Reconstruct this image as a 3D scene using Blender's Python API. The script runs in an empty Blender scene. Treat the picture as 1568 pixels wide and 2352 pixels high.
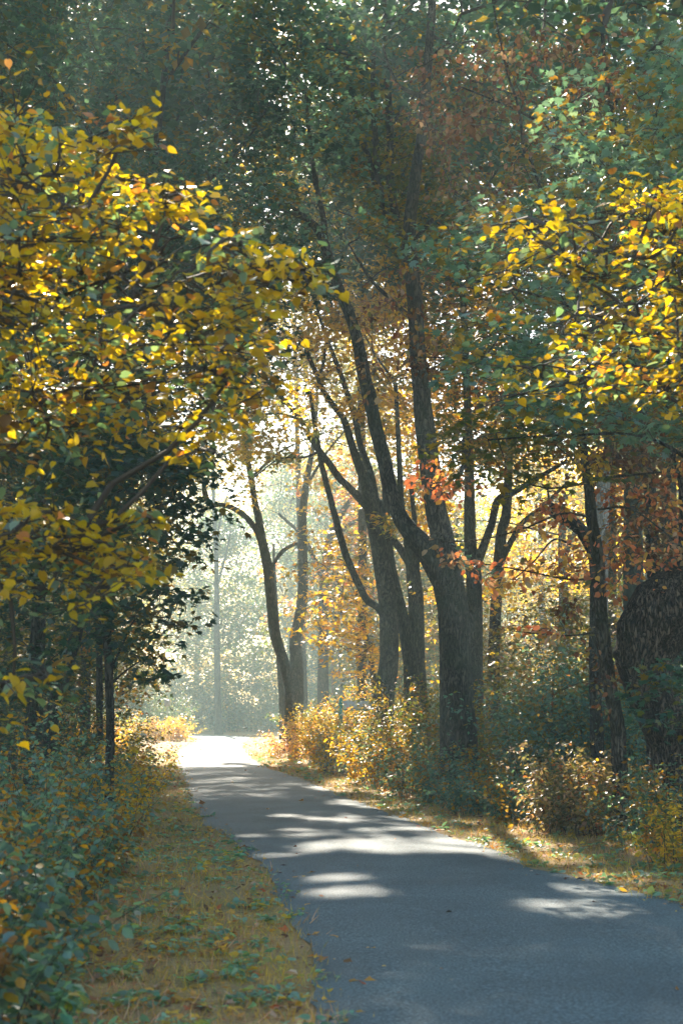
import bpy, math
import numpy as np
# ------------------------------------------------------------------ camera, sky, sun, exposure
C = bpy.context.scene
F = 3267.0                                   # focal length in units of a 1568 x 2352 picture
PITCH = math.atan(464/F); EYE = 1.6
cp, sp = math.cos(PITCH), math.sin(PITCH)
cam = bpy.data.cameras.new('camera'); cam.lens = 50; cam.sensor_fit = 'VERTICAL'; cam.sensor_height = 36; cam.sensor_width = 24
cam.clip_end = 2000; cam.clip_start = 0.05
cam.dof.use_dof = True; cam.dof.focus_distance = 26; cam.dof.aperture_fstop = 3.2
co = bpy.data.objects.new('camera', cam); C.collection.objects.link(co)
co.location = (0, 0, EYE); co.rotation_euler = (math.pi/2 + PITCH, 0, 0); C.camera = co

SUN_EL, SUN_AZ = math.radians(38), math.radians(-9)      # azimuth from +Y, positive towards +X
SUN = np.array([math.sin(SUN_AZ)*math.cos(SUN_EL), math.cos(SUN_AZ)*math.cos(SUN_EL), math.sin(SUN_EL)])
w = bpy.data.worlds.new('World'); C.world = w; w.use_nodes = True
nt = w.node_tree; bg = nt.nodes['Background']
sky = nt.nodes.new('ShaderNodeTexSky'); sky.sky_type = 'NISHITA'; sky.sun_disc = False
sky.sun_elevation = SUN_EL; sky.sun_rotation = SUN_AZ; sky.dust_density = 1.5; sky.air_density = 1.2; sky.ozone_density = 0.4
nt.links.new(sky.outputs[0], bg.inputs[0]); bg.inputs[1].default_value = 0.09
sl = bpy.data.lights.new('sun', 'SUN'); sl.energy = 5.0; sl.angle = math.radians(0.7); sl.color = (1.0, 0.86, 0.70)
so = bpy.data.objects.new('sun', sl); C.collection.objects.link(so)
from mathutils import Vector
so.rotation_euler = Vector(SUN).to_track_quat('Z', 'Y').to_euler(); so.location = (-20, 40, 40)
C.view_settings.view_transform = 'Standard'; C.view_settings.look = 'None'; C.view_settings.gamma = 1
C.view_settings.exposure = 2.15
cy = C.cycles
cy.max_bounces = 7; cy.diffuse_bounces = 4; cy.transmission_bounces = 5; cy.glossy_bounces = 2; cy.volume_bounces = 2
cy.sample_clamp_indirect = 6; cy.use_denoising = True; cy.caustics_reflective = False; cy.caustics_refractive = False
HAZE = 0.0017

# ------------------------------------------------------------------ picture <-> place
def ray(u, v):
    a = (np.asarray(u, float)-784)/F; b = (1176-np.asarray(v, float))/F
    return a, cp - b*sp, sp + b*cp
def at(u, v, Y):
    a, y, z = ray(u, v); t = Y/y
    return np.stack([a*t, y*t + 0*t, EYE + z*t], -1)
def gnd(u, v):
    a, y, z = ray(u, v); t = -EYE/z
    return (float(a*t), float(y*t))

# ------------------------------------------------------------------ materials
def nodes(name):
    m = bpy.data.materials.new(name); m.use_nodes = True
    return m, m.node_tree, m.node_tree.nodes['Principled BSDF'], m.node_tree.nodes['Material Output']
def N(nt, t, **k):
    n = nt.nodes.new(t)
    for a, b in k.items():
        if a.startswith('_'): n.inputs[a[1:].replace('_', ' ')].default_value = b
        else: setattr(n, a, b)
    return n
def ramp(nt, fac, stops):
    r = N(nt, 'ShaderNodeValToRGB'); e = r.color_ramp.elements
    while len(e) < len(stops): e.new(0.5)
    for i, (p, c) in enumerate(stops): e[i].position = p; e[i].color = (*c, 1)
    nt.links.new(fac, r.inputs[0]); return r.outputs[0]
def leaf_material(name, trans=0.55, rough=0.40, gain=(1.75, 1.5, 0.7), spec=0.5):
    m, nt, p, out = nodes(name); L = nt.links
    at_ = N(nt, 'ShaderNodeAttribute', attribute_name='tint')
    p.inputs['Roughness'].default_value = rough; p.inputs['Specular IOR Level'].default_value = spec
    tex = N(nt, 'ShaderNodeTexNoise', _Scale=60.0, _Detail=2.0)
    mp = N(nt, 'ShaderNodeMapRange'); L.new(tex.outputs[0], mp.inputs[0]); mp.inputs[3].default_value = .75; mp.inputs[4].default_value = 1.2
    vm = N(nt, 'ShaderNodeVectorMath', operation='SCALE'); L.new(at_.outputs[0], vm.inputs[0]); L.new(mp.outputs[0], vm.inputs['Scale'])
    L.new(vm.outputs[0], p.inputs['Base Color'])
    mul = N(nt, 'ShaderNodeVectorMath', operation='MULTIPLY'); mul.inputs[1].default_value = gain; L.new(vm.outputs[0], mul.inputs[0])
    tr = N(nt, 'ShaderNodeBsdfTranslucent'); L.new(mul.outputs[0], tr.inputs[0])
    mix = N(nt, 'ShaderNodeMixShader', _Fac=trans)
    L.new(p.outputs[0], mix.inputs[1]); L.new(tr.outputs[0], mix.inputs[2]); L.new(mix.outputs[0], out.inputs[0])
    return m
def bark_material(name, c0, c1, scale=20, ridge=1.3, moss=(0.05, 0.07, 0.035), moss_amt=.4):
    m, nt, p, out = nodes(name); L = nt.links
    tc = N(nt, 'ShaderNodeTexCoord'); mp = N(nt, 'ShaderNodeMapping'); mp.inputs['Scale'].default_value = (1, 1, .28)
    L.new(tc.outputs['Object'], mp.inputs[0])
    wn = N(nt, 'ShaderNodeTexNoise', _Scale=scale*2.2, _Detail=6.0); L.new(mp.outputs[0], wn.inputs[0])
    rn = N(nt, 'ShaderNodeTexNoise', _Scale=scale*1.0, _Detail=3.0, _Distortion=.6); L.new(mp.outputs[0], rn.inputs[0])
    s1 = N(nt, 'ShaderNodeMath', operation='SUBTRACT'); s1.inputs[1].default_value = .5; L.new(rn.outputs[0], s1.inputs[0])
    vo = N(nt, 'ShaderNodeMath', operation='ABSOLUTE'); L.new(s1.outputs[0], vo.inputs[0])
    n2 = N(nt, 'ShaderNodeTexNoise', _Scale=3.0, _Detail=6.0); L.new(tc.outputs['Object'], n2.inputs[0])
    mul = N(nt, 'ShaderNodeMath', operation='MULTIPLY'); cl = N(nt, 'ShaderNodeMapRange'); cl.inputs[2].default_value = .13
    L.new(vo.outputs[0], cl.inputs[0]); L.new(cl.outputs[0], mul.inputs[0]); L.new(n2.outputs[0], mul.inputs[1])
    col = ramp(nt, mul.outputs[0], [(0.05, c0), (0.6, c1)])
    mm = N(nt, 'ShaderNodeMix', data_type='RGBA'); n3 = N(nt, 'ShaderNodeTexNoise', _Scale=1.3, _Detail=4.0); L.new(tc.outputs['Object'], n3.inputs[0])
    mr = N(nt, 'ShaderNodeMapRange'); mr.inputs[1].default_value = .45; mr.inputs[2].default_value = .65; mr.inputs[4].default_value = moss_amt
    L.new(n3.outputs[0], mr.inputs[0]); L.new(mr.outputs[0], mm.inputs[0]); L.new(col, mm.inputs[6]); mm.inputs[7].default_value = (*moss, 1)
    L.new(mm.outputs[2], p.inputs['Base Color']); p.inputs['Roughness'].default_value = .85; p.inputs['Specular IOR Level'].default_value = .25
    bu = N(nt, 'ShaderNodeBump', _Strength=.9*ridge, _Distance=.03); L.new(cl.outputs[0], bu.inputs['Height'])
    b2 = N(nt, 'ShaderNodeBump', _Strength=.5, _Distance=.02); L.new(wn.outputs[0], b2.inputs['Height']); L.new(bu.outputs[0], b2.inputs['Normal'])
    L.new(b2.outputs[0], p.inputs['Normal'])
    return m
def plain(name, c, rough=.6, metal=0, nscale=20, var=.25):
    m, nt, p, out = nodes(name); L = nt.links
    n = N(nt, 'ShaderNodeTexNoise', _Scale=float(nscale), _Detail=4.0)
    col = ramp(nt, n.outputs[0], [(.3, tuple(x*(1-var) for x in c)), (.7, tuple(min(1, x*(1+var)) for x in c))])
    L.new(col, p.inputs['Base Color']); p.inputs['Roughness'].default_value = rough; p.inputs['Metallic'].default_value = metal
    return m
LEAF = leaf_material('leaf')
LEAF_FG = leaf_material('soft_leaf', trans=.5, rough=.42, gain=(1.5, 1.45, .5), spec=.5)
GRASS = leaf_material('grass_blade', trans=.35, rough=.55, gain=(1.3, 1.2, .7), spec=.3)
DRY = leaf_material('dry_leaf', trans=.3, rough=.6, gain=(1.8, 1.2, .8), spec=.3)
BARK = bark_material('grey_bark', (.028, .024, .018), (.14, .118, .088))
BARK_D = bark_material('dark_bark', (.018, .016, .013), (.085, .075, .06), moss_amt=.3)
BARK_O = bark_material('oak_bark', (.014, .011, .008), (.17, .13, .095), scale=26, ridge=1.8, moss_amt=.15)
BARK_S = bark_material('smooth_bark', (.030, .036, .030), (.060, .066, .055), scale=12, ridge=.25)
BARK_P = bark_material('pale_bark', (.16, .16, .14), (.42, .41, .37), scale=22, ridge=.5, moss_amt=.1)
TWIG = plain('twig_bark', (.05, .042, .032), .8)

# ------------------------------------------------------------------ mesh helpers
def add_obj(name, me, parent=None, mats=()):
    o = bpy.data.objects.new(name, me)
    for m in mats: me.materials.append(m)
    C.collection.objects.link(o)
    if parent: o.parent = parent
    return o
def tag(o, label=None, cat=None, group=None, kind=None):
    for k, v in (('label', label), ('category', cat), ('group', group), ('kind', kind)):
        if v: o[k] = v
    return o
def thing(name, label, cat, loc=(0, 0, 0), group=None):
    o = bpy.data.objects.new(name, None); C.collection.objects.link(o); o.location = loc
    o.empty_display_size = .2
    return tag(o, label, cat, group)
def tri_mesh(name, V, T, tint=None, mat=None, smooth=False):
    me = bpy.data.meshes.new(name); n = len(T)
    me.vertices.add(len(V)); me.vertices.foreach_set('co', np.ascontiguousarray(V, np.float32).ravel())
    me.loops.add(n*3); me.loops.foreach_set('vertex_index', np.ascontiguousarray(T, np.int32).ravel())
    me.polygons.add(n); me.polygons.foreach_set('loop_start', np.arange(0, n*3, 3, dtype=np.int32))
    if mat is not None: me.polygons.foreach_set('material_index', np.ascontiguousarray(mat, np.int32))
    if smooth is not False: me.polygons.foreach_set('use_smooth', np.ascontiguousarray(np.broadcast_to(smooth, n), bool))
    if tint is not None:
        a = me.attributes.new('tint', 'FLOAT_COLOR', 'FACE')
        a.data.foreach_set('color', np.ascontiguousarray(np.c_[tint, np.ones(n)], np.float32).ravel())
    me.update(calc_edges=True)
    return me
class TB:                                       # collects tubes and other shapes into one mesh
    def __init__(s): s.V = []; s.T = []; s.n = 0
    def put(s, V, T): s.V.append(V); s.T.append(np.asarray(T)+s.n); s.n += len(V)
    def tube(s, P, R, k=12, step=.25, bump=0., seed=0, cap=True):
        P = np.asarray(P, float); R = np.asarray(R, float)
        # Catmull-Rom
        Q = np.vstack([2*P[0]-P[1], P, 2*P[-1]-P[-2]]); RR = np.r_[R[0], R, R[-1]]
        out = []; ro = []
        for i in range(len(P)-1):
            a, b, c, d = Q[i:i+4]; m = max(1, int(np.linalg.norm(c-b)/step)); t = np.arange(m)[:, None]/m
            out.append(.5*((2*b)+(-a+c)*t+(2*a-5*b+4*c-d)*t*t+(-a+3*b-3*c+d)*t**3)); tt = t[:, 0]
            ro.append(RR[i+1]*(1-tt)+RR[i+2]*tt)
        X = np.vstack(out+[P[-1:]]); r = np.r_[np.concatenate(ro), R[-1]]
        n = len(X); Tn = np.gradient(X, axis=0) if n > 2 else np.repeat([X[-1]-X[0]], n, 0)
        Tn /= np.linalg.norm(Tn, axis=1, keepdims=True)+1e-9
        ref = np.array([1., 0, 0]) if abs(Tn[:, 0]).mean() < .8 else np.array([0, 0, 1.])
        A = ref-Tn*(Tn@ref)[:, None]; A /= np.linalg.norm(A, axis=1, keepdims=True)+1e-9; B = np.cross(Tn, A)
        th = np.arange(k)*2*np.pi/k
        rr = np.repeat(r[:, None], k, 1)
        if bump:
            g = np.random.default_rng(seed); z = np.arange(n)[:, None]*step/max(r.mean(), .03)
            f = np.zeros((n, k))
            for j, (fa, fz) in enumerate(((1, .25), (2, .5), (3, .9), (5, .3), (2, 1.6))):
                f += g.normal()*.5*np.sin(fa*th[None]+fz*z+g.uniform(0, 6.3))+g.normal()*.3*np.sin(fa*th[None]-fz*.7*z+g.uniform(0, 6.3))
            rr = rr*(1+bump*f)
        V = X[:, None]+rr[..., None]*(A[:, None]*np.cos(th)[None, :, None]+B[:, None]*np.sin(th)[None, :, None])
        V = V.reshape(-1, 3); i = np.arange(n-1)[:, None]*k; j = np.arange(k)[None]; j2 = (j+1) % k
        a, b, c, d = (i+j).ravel(), (i+j2).ravel(), (i+k+j2).ravel(), (i+k+j).ravel()
        T = np.vstack([np.c_[a, b, c], np.c_[a, c, d]])
        if cap:
            V = np.vstack([V, X[-1:]+Tn[-1:]*r[-1]*.5]); e = len(V)-1; j = np.arange(k)
            T = np.vstack([T, np.c_[(n-1)*k+j, (n-1)*k+(j+1) % k, np.full(k, e)]])
        s.put(V, T)
    def lines(s, A, B, ra, rb, sag=.0):         # many thin straight 3-sided twigs at once
        A = np.asarray(A, float); B = np.asarray(B, float); n = len(A)
        if n == 0: return
        d = B-A; d /= np.linalg.norm(d, axis=1, keepdims=True)+1e-9
        u = np.cross(d, [0.3, 0.2, 1.]); u /= np.linalg.norm(u, axis=1, keepdims=True)+1e-9; v = np.cross(d, u)
        V = np.empty((n, 6, 3))
        for i in range(3):
            o = u*math.cos(i*2.094)+v*math.sin(i*2.094); V[:, i] = A+o*np.reshape(ra, (-1, 1)); V[:, 3+i] = B+o*np.reshape(rb, (-1, 1))
        T = np.array([[0, 1, 4], [0, 4, 3], [1, 2, 5], [1, 5, 4], [2, 0, 3], [2, 3, 5]])
        s.put(V.reshape(-1, 3), (np.arange(n)[:, None, None]*6+T[None]).reshape(-1, 3))
    def arrays(s): return np.vstack(s.V), np.vstack(s.T)
    def build(s, name, mat, parent=None, smooth=True):
        V, T = s.arrays(); return add_obj(name, tri_mesh(name, V, T, smooth=smooth), parent, [mat])

# leaf outlines: x across, y along, z up; triangles only
def _fan(out, centre=(0, .45, .0)):
    V = np.array([centre]+out, float); n = len(out); return V, np.array([[0, 1+i, 1+(i+1) % n] for i in range(n)])
LEAFS = {
 'oval': (np.array([[0, 0, 0], [0, .5, -.06], [0, 1.02, -.02], [-.30, .22, .04], [-.36, .62, .05], [.30, .22, .04], [.36, .62, .05]]),
          np.array([[0, 1, 3], [1, 4, 3], [1, 2, 4], [0, 5, 1], [1, 5, 6], [1, 6, 2]])),
 'round': _fan([(0, .04, 0), (.22, -.06, .03), (.45, .14, .06), (.49, .42, .07), (.36, .72, .05), (.15, .93, .02), (.02, 1.14, -.05), (-.12, .92, .02), (-.34, .74, .05), (-.51, .40, .07), (-.41, .12, .06), (-.2, -.05, .03)], (0, .45, -.03)),
 'slim': (np.array([[0, 0, 0], [0, .45, -.04], [0, 1.1, -.12], [-.17, .35, .03], [.17, .35, .03]]), np.array([[0, 1, 3], [1, 2, 3], [0, 4, 1], [1, 4, 2]])),
 'rhomb': (np.array([[0, 0, 0], [-.4, .5, .08], [0, 1, 0], [.4, .5, .08]]), np.array([[0, 2, 1], [0, 3, 2]])),
 'maple': _fan([(0, 0, 0), (.28, .10, .02), (.62, .30, -.02), (.30, .48, .03), (.42, .86, -.02), (.12, .68, .03), (0, 1.1, -.05), (-.12, .68, .03), (-.42, .86, -.02), (-.30, .48, .03), (-.62, .30, -.02), (-.28, .10, .02)], (0, .38, 0)),
 'maple3': _fan([(0, 0, 0), (.58, .35, -.02), (.22, .55, .03), (0, 1.1, -.05), (-.22, .55, .03), (-.58, .35, -.02)], (0, .38, 0)),
 'blade': (np.array([[-.03, 0, 0], [.03, 0, 0], [.025, .5, .0], [-.025, .5, .0], [0, 1, -.12]]), np.array([[0, 1, 2], [0, 2, 3], [3, 2, 4]])),
}
def _palm():
    V = []; T = []
    for i, a in enumerate((-1.25, -.62, 0, .62, 1.25)):
        l = (.75, .95, 1.05, .95, .75)[i]; d = np.array([math.sin(a), math.cos(a), -.35]); s = np.array([math.cos(a), -math.sin(a), 0])*.15
        b = len(V); V += [d*0, d*l*.6+s+[0, 0, .08], d*l+[0, 0, -.12], d*l*.6-s+[0, 0, .08]]; T += [[b, b+1, b+2], [b, b+2, b+3]]
    return np.array(V), np.array(T)
LEAFS['palm'] = _palm()

# sunny spots: foliage that stands in the way of the sun for these points is left out (the gaps in the crowns)
SPOT = []
def spot(p, r): SPOT.append((*p, r))
def lit(P):
    keep = np.ones(len(P), bool)
    for x, y, z, r in SPOT:
        w_ = P-np.array([x, y, z]); t = w_@SUN; near = t > .7
        d2 = (w_*w_).sum(1)-t*t
        keep &= ~(near & (d2 < r*r))
    return keep
def scatter(P, D, Nn, size, kind, tint):
    """P base points, D pointing directions, Nn normals"""
    LV, LT = LEAFS[kind]; n = len(P)
    D = D/(np.linalg.norm(D, axis=1, keepdims=True)+1e-9)
    X = np.cross(D, Nn); X /= np.linalg.norm(X, axis=1, keepdims=True)+1e-9; Z = np.cross(X, D)
    s = np.reshape(size, (-1, 1, 1)) if np.ndim(size) else size
    gq = np.random.default_rng(n); cu = gq.uniform(-1.0, 3.2, (n, 1, 1)); wi = gq.uniform(.68, 1.1, (n, 1, 1)); bend = gq.uniform(-.22, .3, (n, 1, 1))
    V = P[:, None]+s*(LV[None, :, :1]*wi*X[:, None]+LV[None, :, 1:2]*D[:, None]+(LV[None, :, 2:]*cu-bend*LV[None, :, 1:2]**2)*Z[:, None])
    T = (np.arange(n)[:, None, None]*len(LV)+LT[None]).reshape(-1, 3)
    return V.reshape(-1, 3), T, np.repeat(tint, len(LT), 0)
PAL = dict(
 teal=[((.035, .095, .085), 5), ((.06, .14, .12), 4), ((.10, .12, .03), 2), ((.20, .15, .02), 1)],
 dark=[((.022, .060, .050), 6), ((.040, .085, .06), 3), ((.13, .10, .02), 2)],  # greens darkened to stand for leaves facing the shade
 bluegreen=[((.13, .26, .25), 5), ((.08, .17, .155), 4), ((.20, .17, .03), 2), ((.30, .20, .03), 1)],  # lightest tint stands in for sky glints on the leaves
 olive=[((.13, .14, .025), 4), ((.07, .11, .035), 3), ((.26, .19, .02), 3), ((.25, .12, .02), 1)],
 mustard=[((.56, .40, .012), 7), ((.42, .29, .014), 4), ((.18, .28, .24), 2.6), ((.11, .19, .165), 2.2), ((.50, .21, .06), .7), ((.18, .10, .02), 1)],
 yellow=[((.64, .43, .04), 5), ((.48, .35, .04), 4), ((.18, .20, .05), 2), ((.46, .22, .05), 1)],
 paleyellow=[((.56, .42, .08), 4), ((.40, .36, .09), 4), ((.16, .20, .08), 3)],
 orange=[((.60, .28, .07), 4), ((.62, .42, .10), 4), ((.50, .17, .08), 2), ((.25, .22, .06), 2)],
 rust=[((.17, .085, .035), 5), ((.24, .14, .06), 3), ((.11, .06, .03), 3), ((.30, .24, .14), 1.5), ((.15, .15, .05), 3), ((.30, .20, .03), 1.5)],
 coral=[((.58, .24, .10), 5), ((.36, .13, .05), 3), ((.55, .34, .08), 2.5), ((.38, .28, .16), 1.5), ((.14, .14, .05), 1)],
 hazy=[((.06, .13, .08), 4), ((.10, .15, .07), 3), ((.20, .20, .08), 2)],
 shrub=[((.12, .23, .20), 6), ((.07, .15, .12), 4), ((.38, .23, .015), 2.8), ((.25, .12, .02), 1.5), ((.22, .17, .06), 1.5)],
 pale=[((.32, .24, .15), 4), ((.20, .19, .11), 4), ((.42, .28, .04), 2), ((.12, .14, .07), 4), ((.28, .10, .03), 1)],  # pale tints stand in for sun glare on the bush leaves
 pink=[((.50, .32, .24), 5), ((.40, .28, .14), 3), ((.45, .35, .08), 2)],
)
def colours(g, pal, n, lock=.5, padid=None):
    cs = np.array([c for c, _ in PAL[pal]]); p = np.array([w_ for _, w_ in PAL[pal]], float); p /= p.sum()
    i = g.choice(len(cs), n, p=p)
    if padid is not None:
        j = g.choice(len(cs), padid.max()+1, p=p)[padid]; i = np.where(g.random(n) < lock, j, i)
    return np.clip(cs[i]*g.uniform(.72, 1.3, (n, 1))*g.uniform(.9, 1.1, (n, 3)), .004, .7)
def in_poly(poly, u, v):
    c = np.zeros(len(u), bool); n = len(poly)
    for i in range(n):
        x1, y1 = poly[i]; x2, y2 = poly[(i+1) % n]
        if y1 == y2: continue
        c ^= ((y1 > v) != (y2 > v)) & (u < (x2-x1)*(v-y1)/(y2-y1)+x1)
    return c
def area(poly):
    p = np.array(poly, float); x, y = p[:, 0], p[:, 1]; return .5*abs((x*np.roll(y, -1)-y*np.roll(x, -1)).sum())
def noise3(P, s, seed):
    g = np.random.default_rng(seed); f = np.zeros(len(P))
    for _ in range(7):
        k = g.normal(size=3); k *= g.uniform(.6, 1.6)/np.linalg.norm(k)/s; f += np.sin(P@k*6.28+g.uniform(0, 6.28))
    return f/2.6

LK = 1.9
class Tree:
    def __init__(s, name, label, cat='tree', D=25, group=None, bark=None, seed=0):
        s.name, s.label, s.cat, s.D, s.group, s.bark = name, label, cat, D, group, bark or BARK
        s.seed = seed; s.g = np.random.default_rng(seed+1000); s.stems = []; s.crowns = []; s.skel = []; s.base = None
        s.twigs = TB()
    def _pts(s, pts, d0, d1):
        n = len(pts); P = np.array([at(u, v, d0+(d1-d0)*i/max(1, n-1)) for i, (u, v, r) in enumerate(pts)])
        R = np.array([r*(d0+(d1-d0)*i/max(1, n-1))/F for i, (u, v, r) in enumerate(pts)])
        return P, R
    def trunk(s, pts, dd=0, flare=1.35, k=18, bump=.03, extend=0):
        P, R = s._pts(pts, s.D, s.D+dd)
        b = P[0].copy(); b[2] = -.12; b[:2] += (P[0]-P[1])[:2]*.15; m = (P[0]+b)/2
        s.base = b.copy(); s.base[2] = 0
        if P[0][2] > .6: P = np.vstack([b, [b*.75+P[0]*.25], P]); R = np.r_[R[0]*flare, R[0]*(1+(flare-1)*.35), R]
        else: P = np.vstack([b, P]); R = np.r_[R[0]*flare, R]
        s.limb_w('trunk', P, R, k, bump)
        return s
    def limb_w(s, part, P, R, k=10, bump=.03):
        s.stems.append((part, P, R, k, bump))
        for i in range(len(P)-1):
            m = max(1, int(np.linalg.norm(P[i+1]-P[i])/.5))
            for t in np.arange(m)/m: s.skel.append(np.r_[P[i]*(1-t)+P[i+1]*t, R[i]])
        s.skel.append(np.r_[P[-1], R[-1]])
    def limb(s, pts, d0=0, d1=0, k=10, bump=.03):
        P, R = s._pts(pts, s.D+d0, s.D+d1); s.limb_w('limb', P, R, k, bump); return s
    def leaves(s, poly, d0, d1, pal, lai=2.2, size=.10, kind='maple', R=.55, per=55, flat=.14, tilt=.45, droop=.25, hole=0., hs=1.2, mat=None, twig=True, tr=.8):
        """clumps of leaves (flat sprays) spread through a volume between depths d0 and d1"""
        g = s.g; Dm = (d0+d1)/2; A = area(poly)*(Dm/F)**2; n = int(LK*lai*A/(.42*size*size)); npad = max(3, int(n/per))
        p = np.array(poly, float); lo, hi = p.min(0), p.max(0); U = []; 
        while len(U) < npad:
            u, v = g.uniform(lo[0], hi[0], 400), g.uniform(lo[1], hi[1], 400); ok = in_poly(poly, u, v)
            d = g.uniform(d0, d1, 400); c = at(u, v, d)
            if hole: ok &= noise3(c, hs, s.seed+7) > -1.2+hole*1.2
            ok &= c[:, 2] > .3
            U += list(c[ok])
        c = np.array(U[:npad])
        s.crowns.append((c, pal, size, kind, R, per, flat, tilt, droop, mat, twig, tr)); return s
    def canopy(s, lo, hi, pal='teal', lai=1.6, size=.26, hole=.1):
        """leaf layer added high up to keep the sun off what lies below"""
        g = s.g; A = (hi[0]-lo[0])*(hi[1]-lo[1]); n = int(lai*A/(.42*size*size)); c = g.uniform(lo, hi, (n//60, 3)); c = c[noise3(c, 3.0, s.seed) > -1.2+hole*1.2]
        s.crowns.append((c, pal, size, 'rhomb', 1.0, 60, .2, .5, .3, None, False, 1.5)); return s
    def build(s):
        root = thing(s.name, s.label, s.cat, tuple(s.base) if s.base is not None else (0, 0, 0), s.group)
        off = s.base if s.base is not None else np.zeros(3)
        for i, (part, P, R, k, bump) in enumerate(s.stems):
            t = TB(); t.tube(P-off, R, k, step=max(.06, min(.3, R.max()*.7)), bump=bump, seed=s.seed*31+i); t.build(part, s.bark, root)
        g = s.g; VV = []; TT = []; CC = []; MM = []; n0 = 0; tw = TB()
        for (c, pal, size, kind, R, per, flat, tilt, droop, mat, twig, tr) in s.crowns:
            if s.skel:
                sk = np.array(s.skel); d = np.array([np.min(((sk[:, :3]-q)**2).sum(1)) for q in c]); order = np.argsort(d)
                nodes_ = [tuple(x[:3]) for x in sk]; dirs = np.zeros_like(c)
                NA = np.zeros((len(sk)+len(c)*4, 3)); NA[:len(sk)] = sk[:, :3]; m = len(sk)
                for qi in order:
                    q = c[qi]; dv = NA[:m]-q; dist = (dv**2).sum(1)*(1+.6*(dv[:, 2] > .2)); j = np.argmin(dist); a = NA[j]
                    L = np.linalg.norm(q-a); mid = (a+q)/2+np.array([g.normal()*.08*L, g.normal()*.08*L, .06*L+g.normal()*.05*L])
                    dirs[qi] = q-a
                    if L > .15 and L < 9:
                        rr = .005+.0045*L
                        pts = np.array([a, (a*.5+mid*.5)+g.normal(size=3)*.03*L, mid, (mid*.45+q*.55)+g.normal(size=3)*.03*L, q])-off
                        rs = rr*tr*np.array([1.5, 1.25, 1.05, .85, .6])
                        tw.lines(pts[:-1], pts[1:], rs[:-1], rs[1:])
                    if L < 9:
                        NA[m] = mid; NA[m+1] = q; m += 2
            else: dirs = g.normal(size=c.shape)
            n = len(c)*per; pid = np.repeat(np.arange(len(c)), per)
            dh = dirs.copy(); dh[:, 2] = 0; dh /= np.linalg.norm(dh, axis=1, keepdims=True)+1e-6
            th = g.uniform(0, 6.283, n); r = R*np.sqrt(g.random(n))*g.uniform(.6, 1.15, len(c))[pid]
            sx, sy = np.cos(th)*r*1.3, np.sin(th)*r*.75
            hx, hy = dh[pid, 0], dh[pid, 1]
            off3 = np.c_[sx*hx-sy*hy, sx*hy+sy*hx, g.normal(size=n)*flat*R-droop*(sx/R)*np.abs(sx/R)*R*.5]
            slope = g.normal(size=(len(c), 2))*.25
            off3[:, 2] += (off3[:, :2]*slope[pid]).sum(1)
            P = c[pid]+off3
            k_ = lit(P); P = P[k_]; pid = pid[k_]; off3 = off3[k_]; n = len(P)
            if n == 0: continue
            Dr = off3/(R)+g.normal(size=(n, 3))*.7; Dr[:, 2] = g.normal(size=n)*.35-droop*.9
            Nn = np.c_[g.normal(size=(n, 2))*tilt, np.ones(n)]
            sz = size*g.uniform(.65, 1.25, n)
            V, T, t = scatter(P-off, Dr, Nn, sz, kind, colours(g, pal, n, .45, pid))
            VV.append(V); TT.append(T+n0); CC.append(t); MM.append(np.zeros(len(T), int)+(0 if mat is None else mat)); n0 += len(V)
            if twig:
                mtw = 5; e = g.choice(n, min(n, len(c)*mtw), replace=False); A_ = c[pid[e]]-off
                tw.lines(A_, P[e]-off, np.full(len(e), .004*tr), np.full(len(e), .0015*tr))
        if VV:
            if tw.n:
                V, T = tw.arrays(); VV.append(V); TT.append(T+n0); CC.append(np.full((len(T), 3), .05)); MM.append(np.full(len(T), 2)); n0 += len(V)
            me = tri_mesh('crown', np.vstack(VV), np.vstack(TT), np.vstack(CC), np.concatenate(MM))
            add_obj('crown', me, root, [LEAF, LEAF_FG, TWIG, DRY])
        s.root = root; return s

# ------------------------------------------------------------------ where the sun reaches the ground
gs = np.random.default_rng(5)
def patch(u0, u1, v0, v1, n, r0, r1):            # sunny patches on the path, spread between two rows of the ground
    for _ in range(n):
        x, y = gnd(gs.uniform(u0, u1), gs.uniform(v0, v1)); spot((x, y, 0), gs.uniform(r0, r1))
patch(690, 1160, 1930, 1966, 60, .12, .30); patch(640, 1000, 1874, 1904, 30, .10, .26); patch(660, 1040, 1906, 1928, 22, .10, .24); patch(600, 1300, 1850, 2000, 34, .06, .15)
patch(730, 850, 2020, 2030, 5, .18, .24); patch(745, 860, 2056, 2066, 6, .18, .24); patch(560, 660, 1918, 1926, 3, .12, .2)
patch(1150, 1290, 1955, 1985, 5, .2, .3); patch(1080, 1440, 1890, 1962, 34, .2, .4); patch(600, 700, 1968, 1976, 3, .12, .2)
patch(1020, 1130, 2036, 2050, 2, .07, .11)
patch(420, 640, 1756, 1764, 10, .35, .5)
for y in np.arange(50, 100, 2.2):                # the sunny stretch at the far end
    xc = np.interp(y, [47, 65, 87, 100], [-4.0, -5.2, -7.2, -9]); spot((xc, y, 0), 2.4); spot((xc+gs.normal()*1.5, y, 1.5), 2.2)
for q in range(34): spot((gs.uniform(2.2, 4.6), gs.uniform(17.5, 20.5), gs.uniform(.6, 1.4)), gs.uniform(.15, .35))
for q in range(30): spot((gs.uniform(-1.0, 4.5), gs.uniform(30, 58), gs.uniform(.5, 2)), gs.uniform(.4, .9))
for q in range(20): spot(tuple(at(gs.uniform(0, 620), gs.uniform(300, 950), gs.uniform(7.6, 9.5))), gs.uniform(.12, .4))
for q in range(20): spot(tuple(at(gs.uniform(1130, 1568), gs.uniform(470, 950), gs.uniform(9, 11.5))), gs.uniform(.12, .35))
for q in range(36): spot(tuple(at(gs.uniform(1000, 1350), gs.uniform(1120, 1330), gs.uniform(58, 66))), gs.uniform(.5, 1.3))
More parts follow.
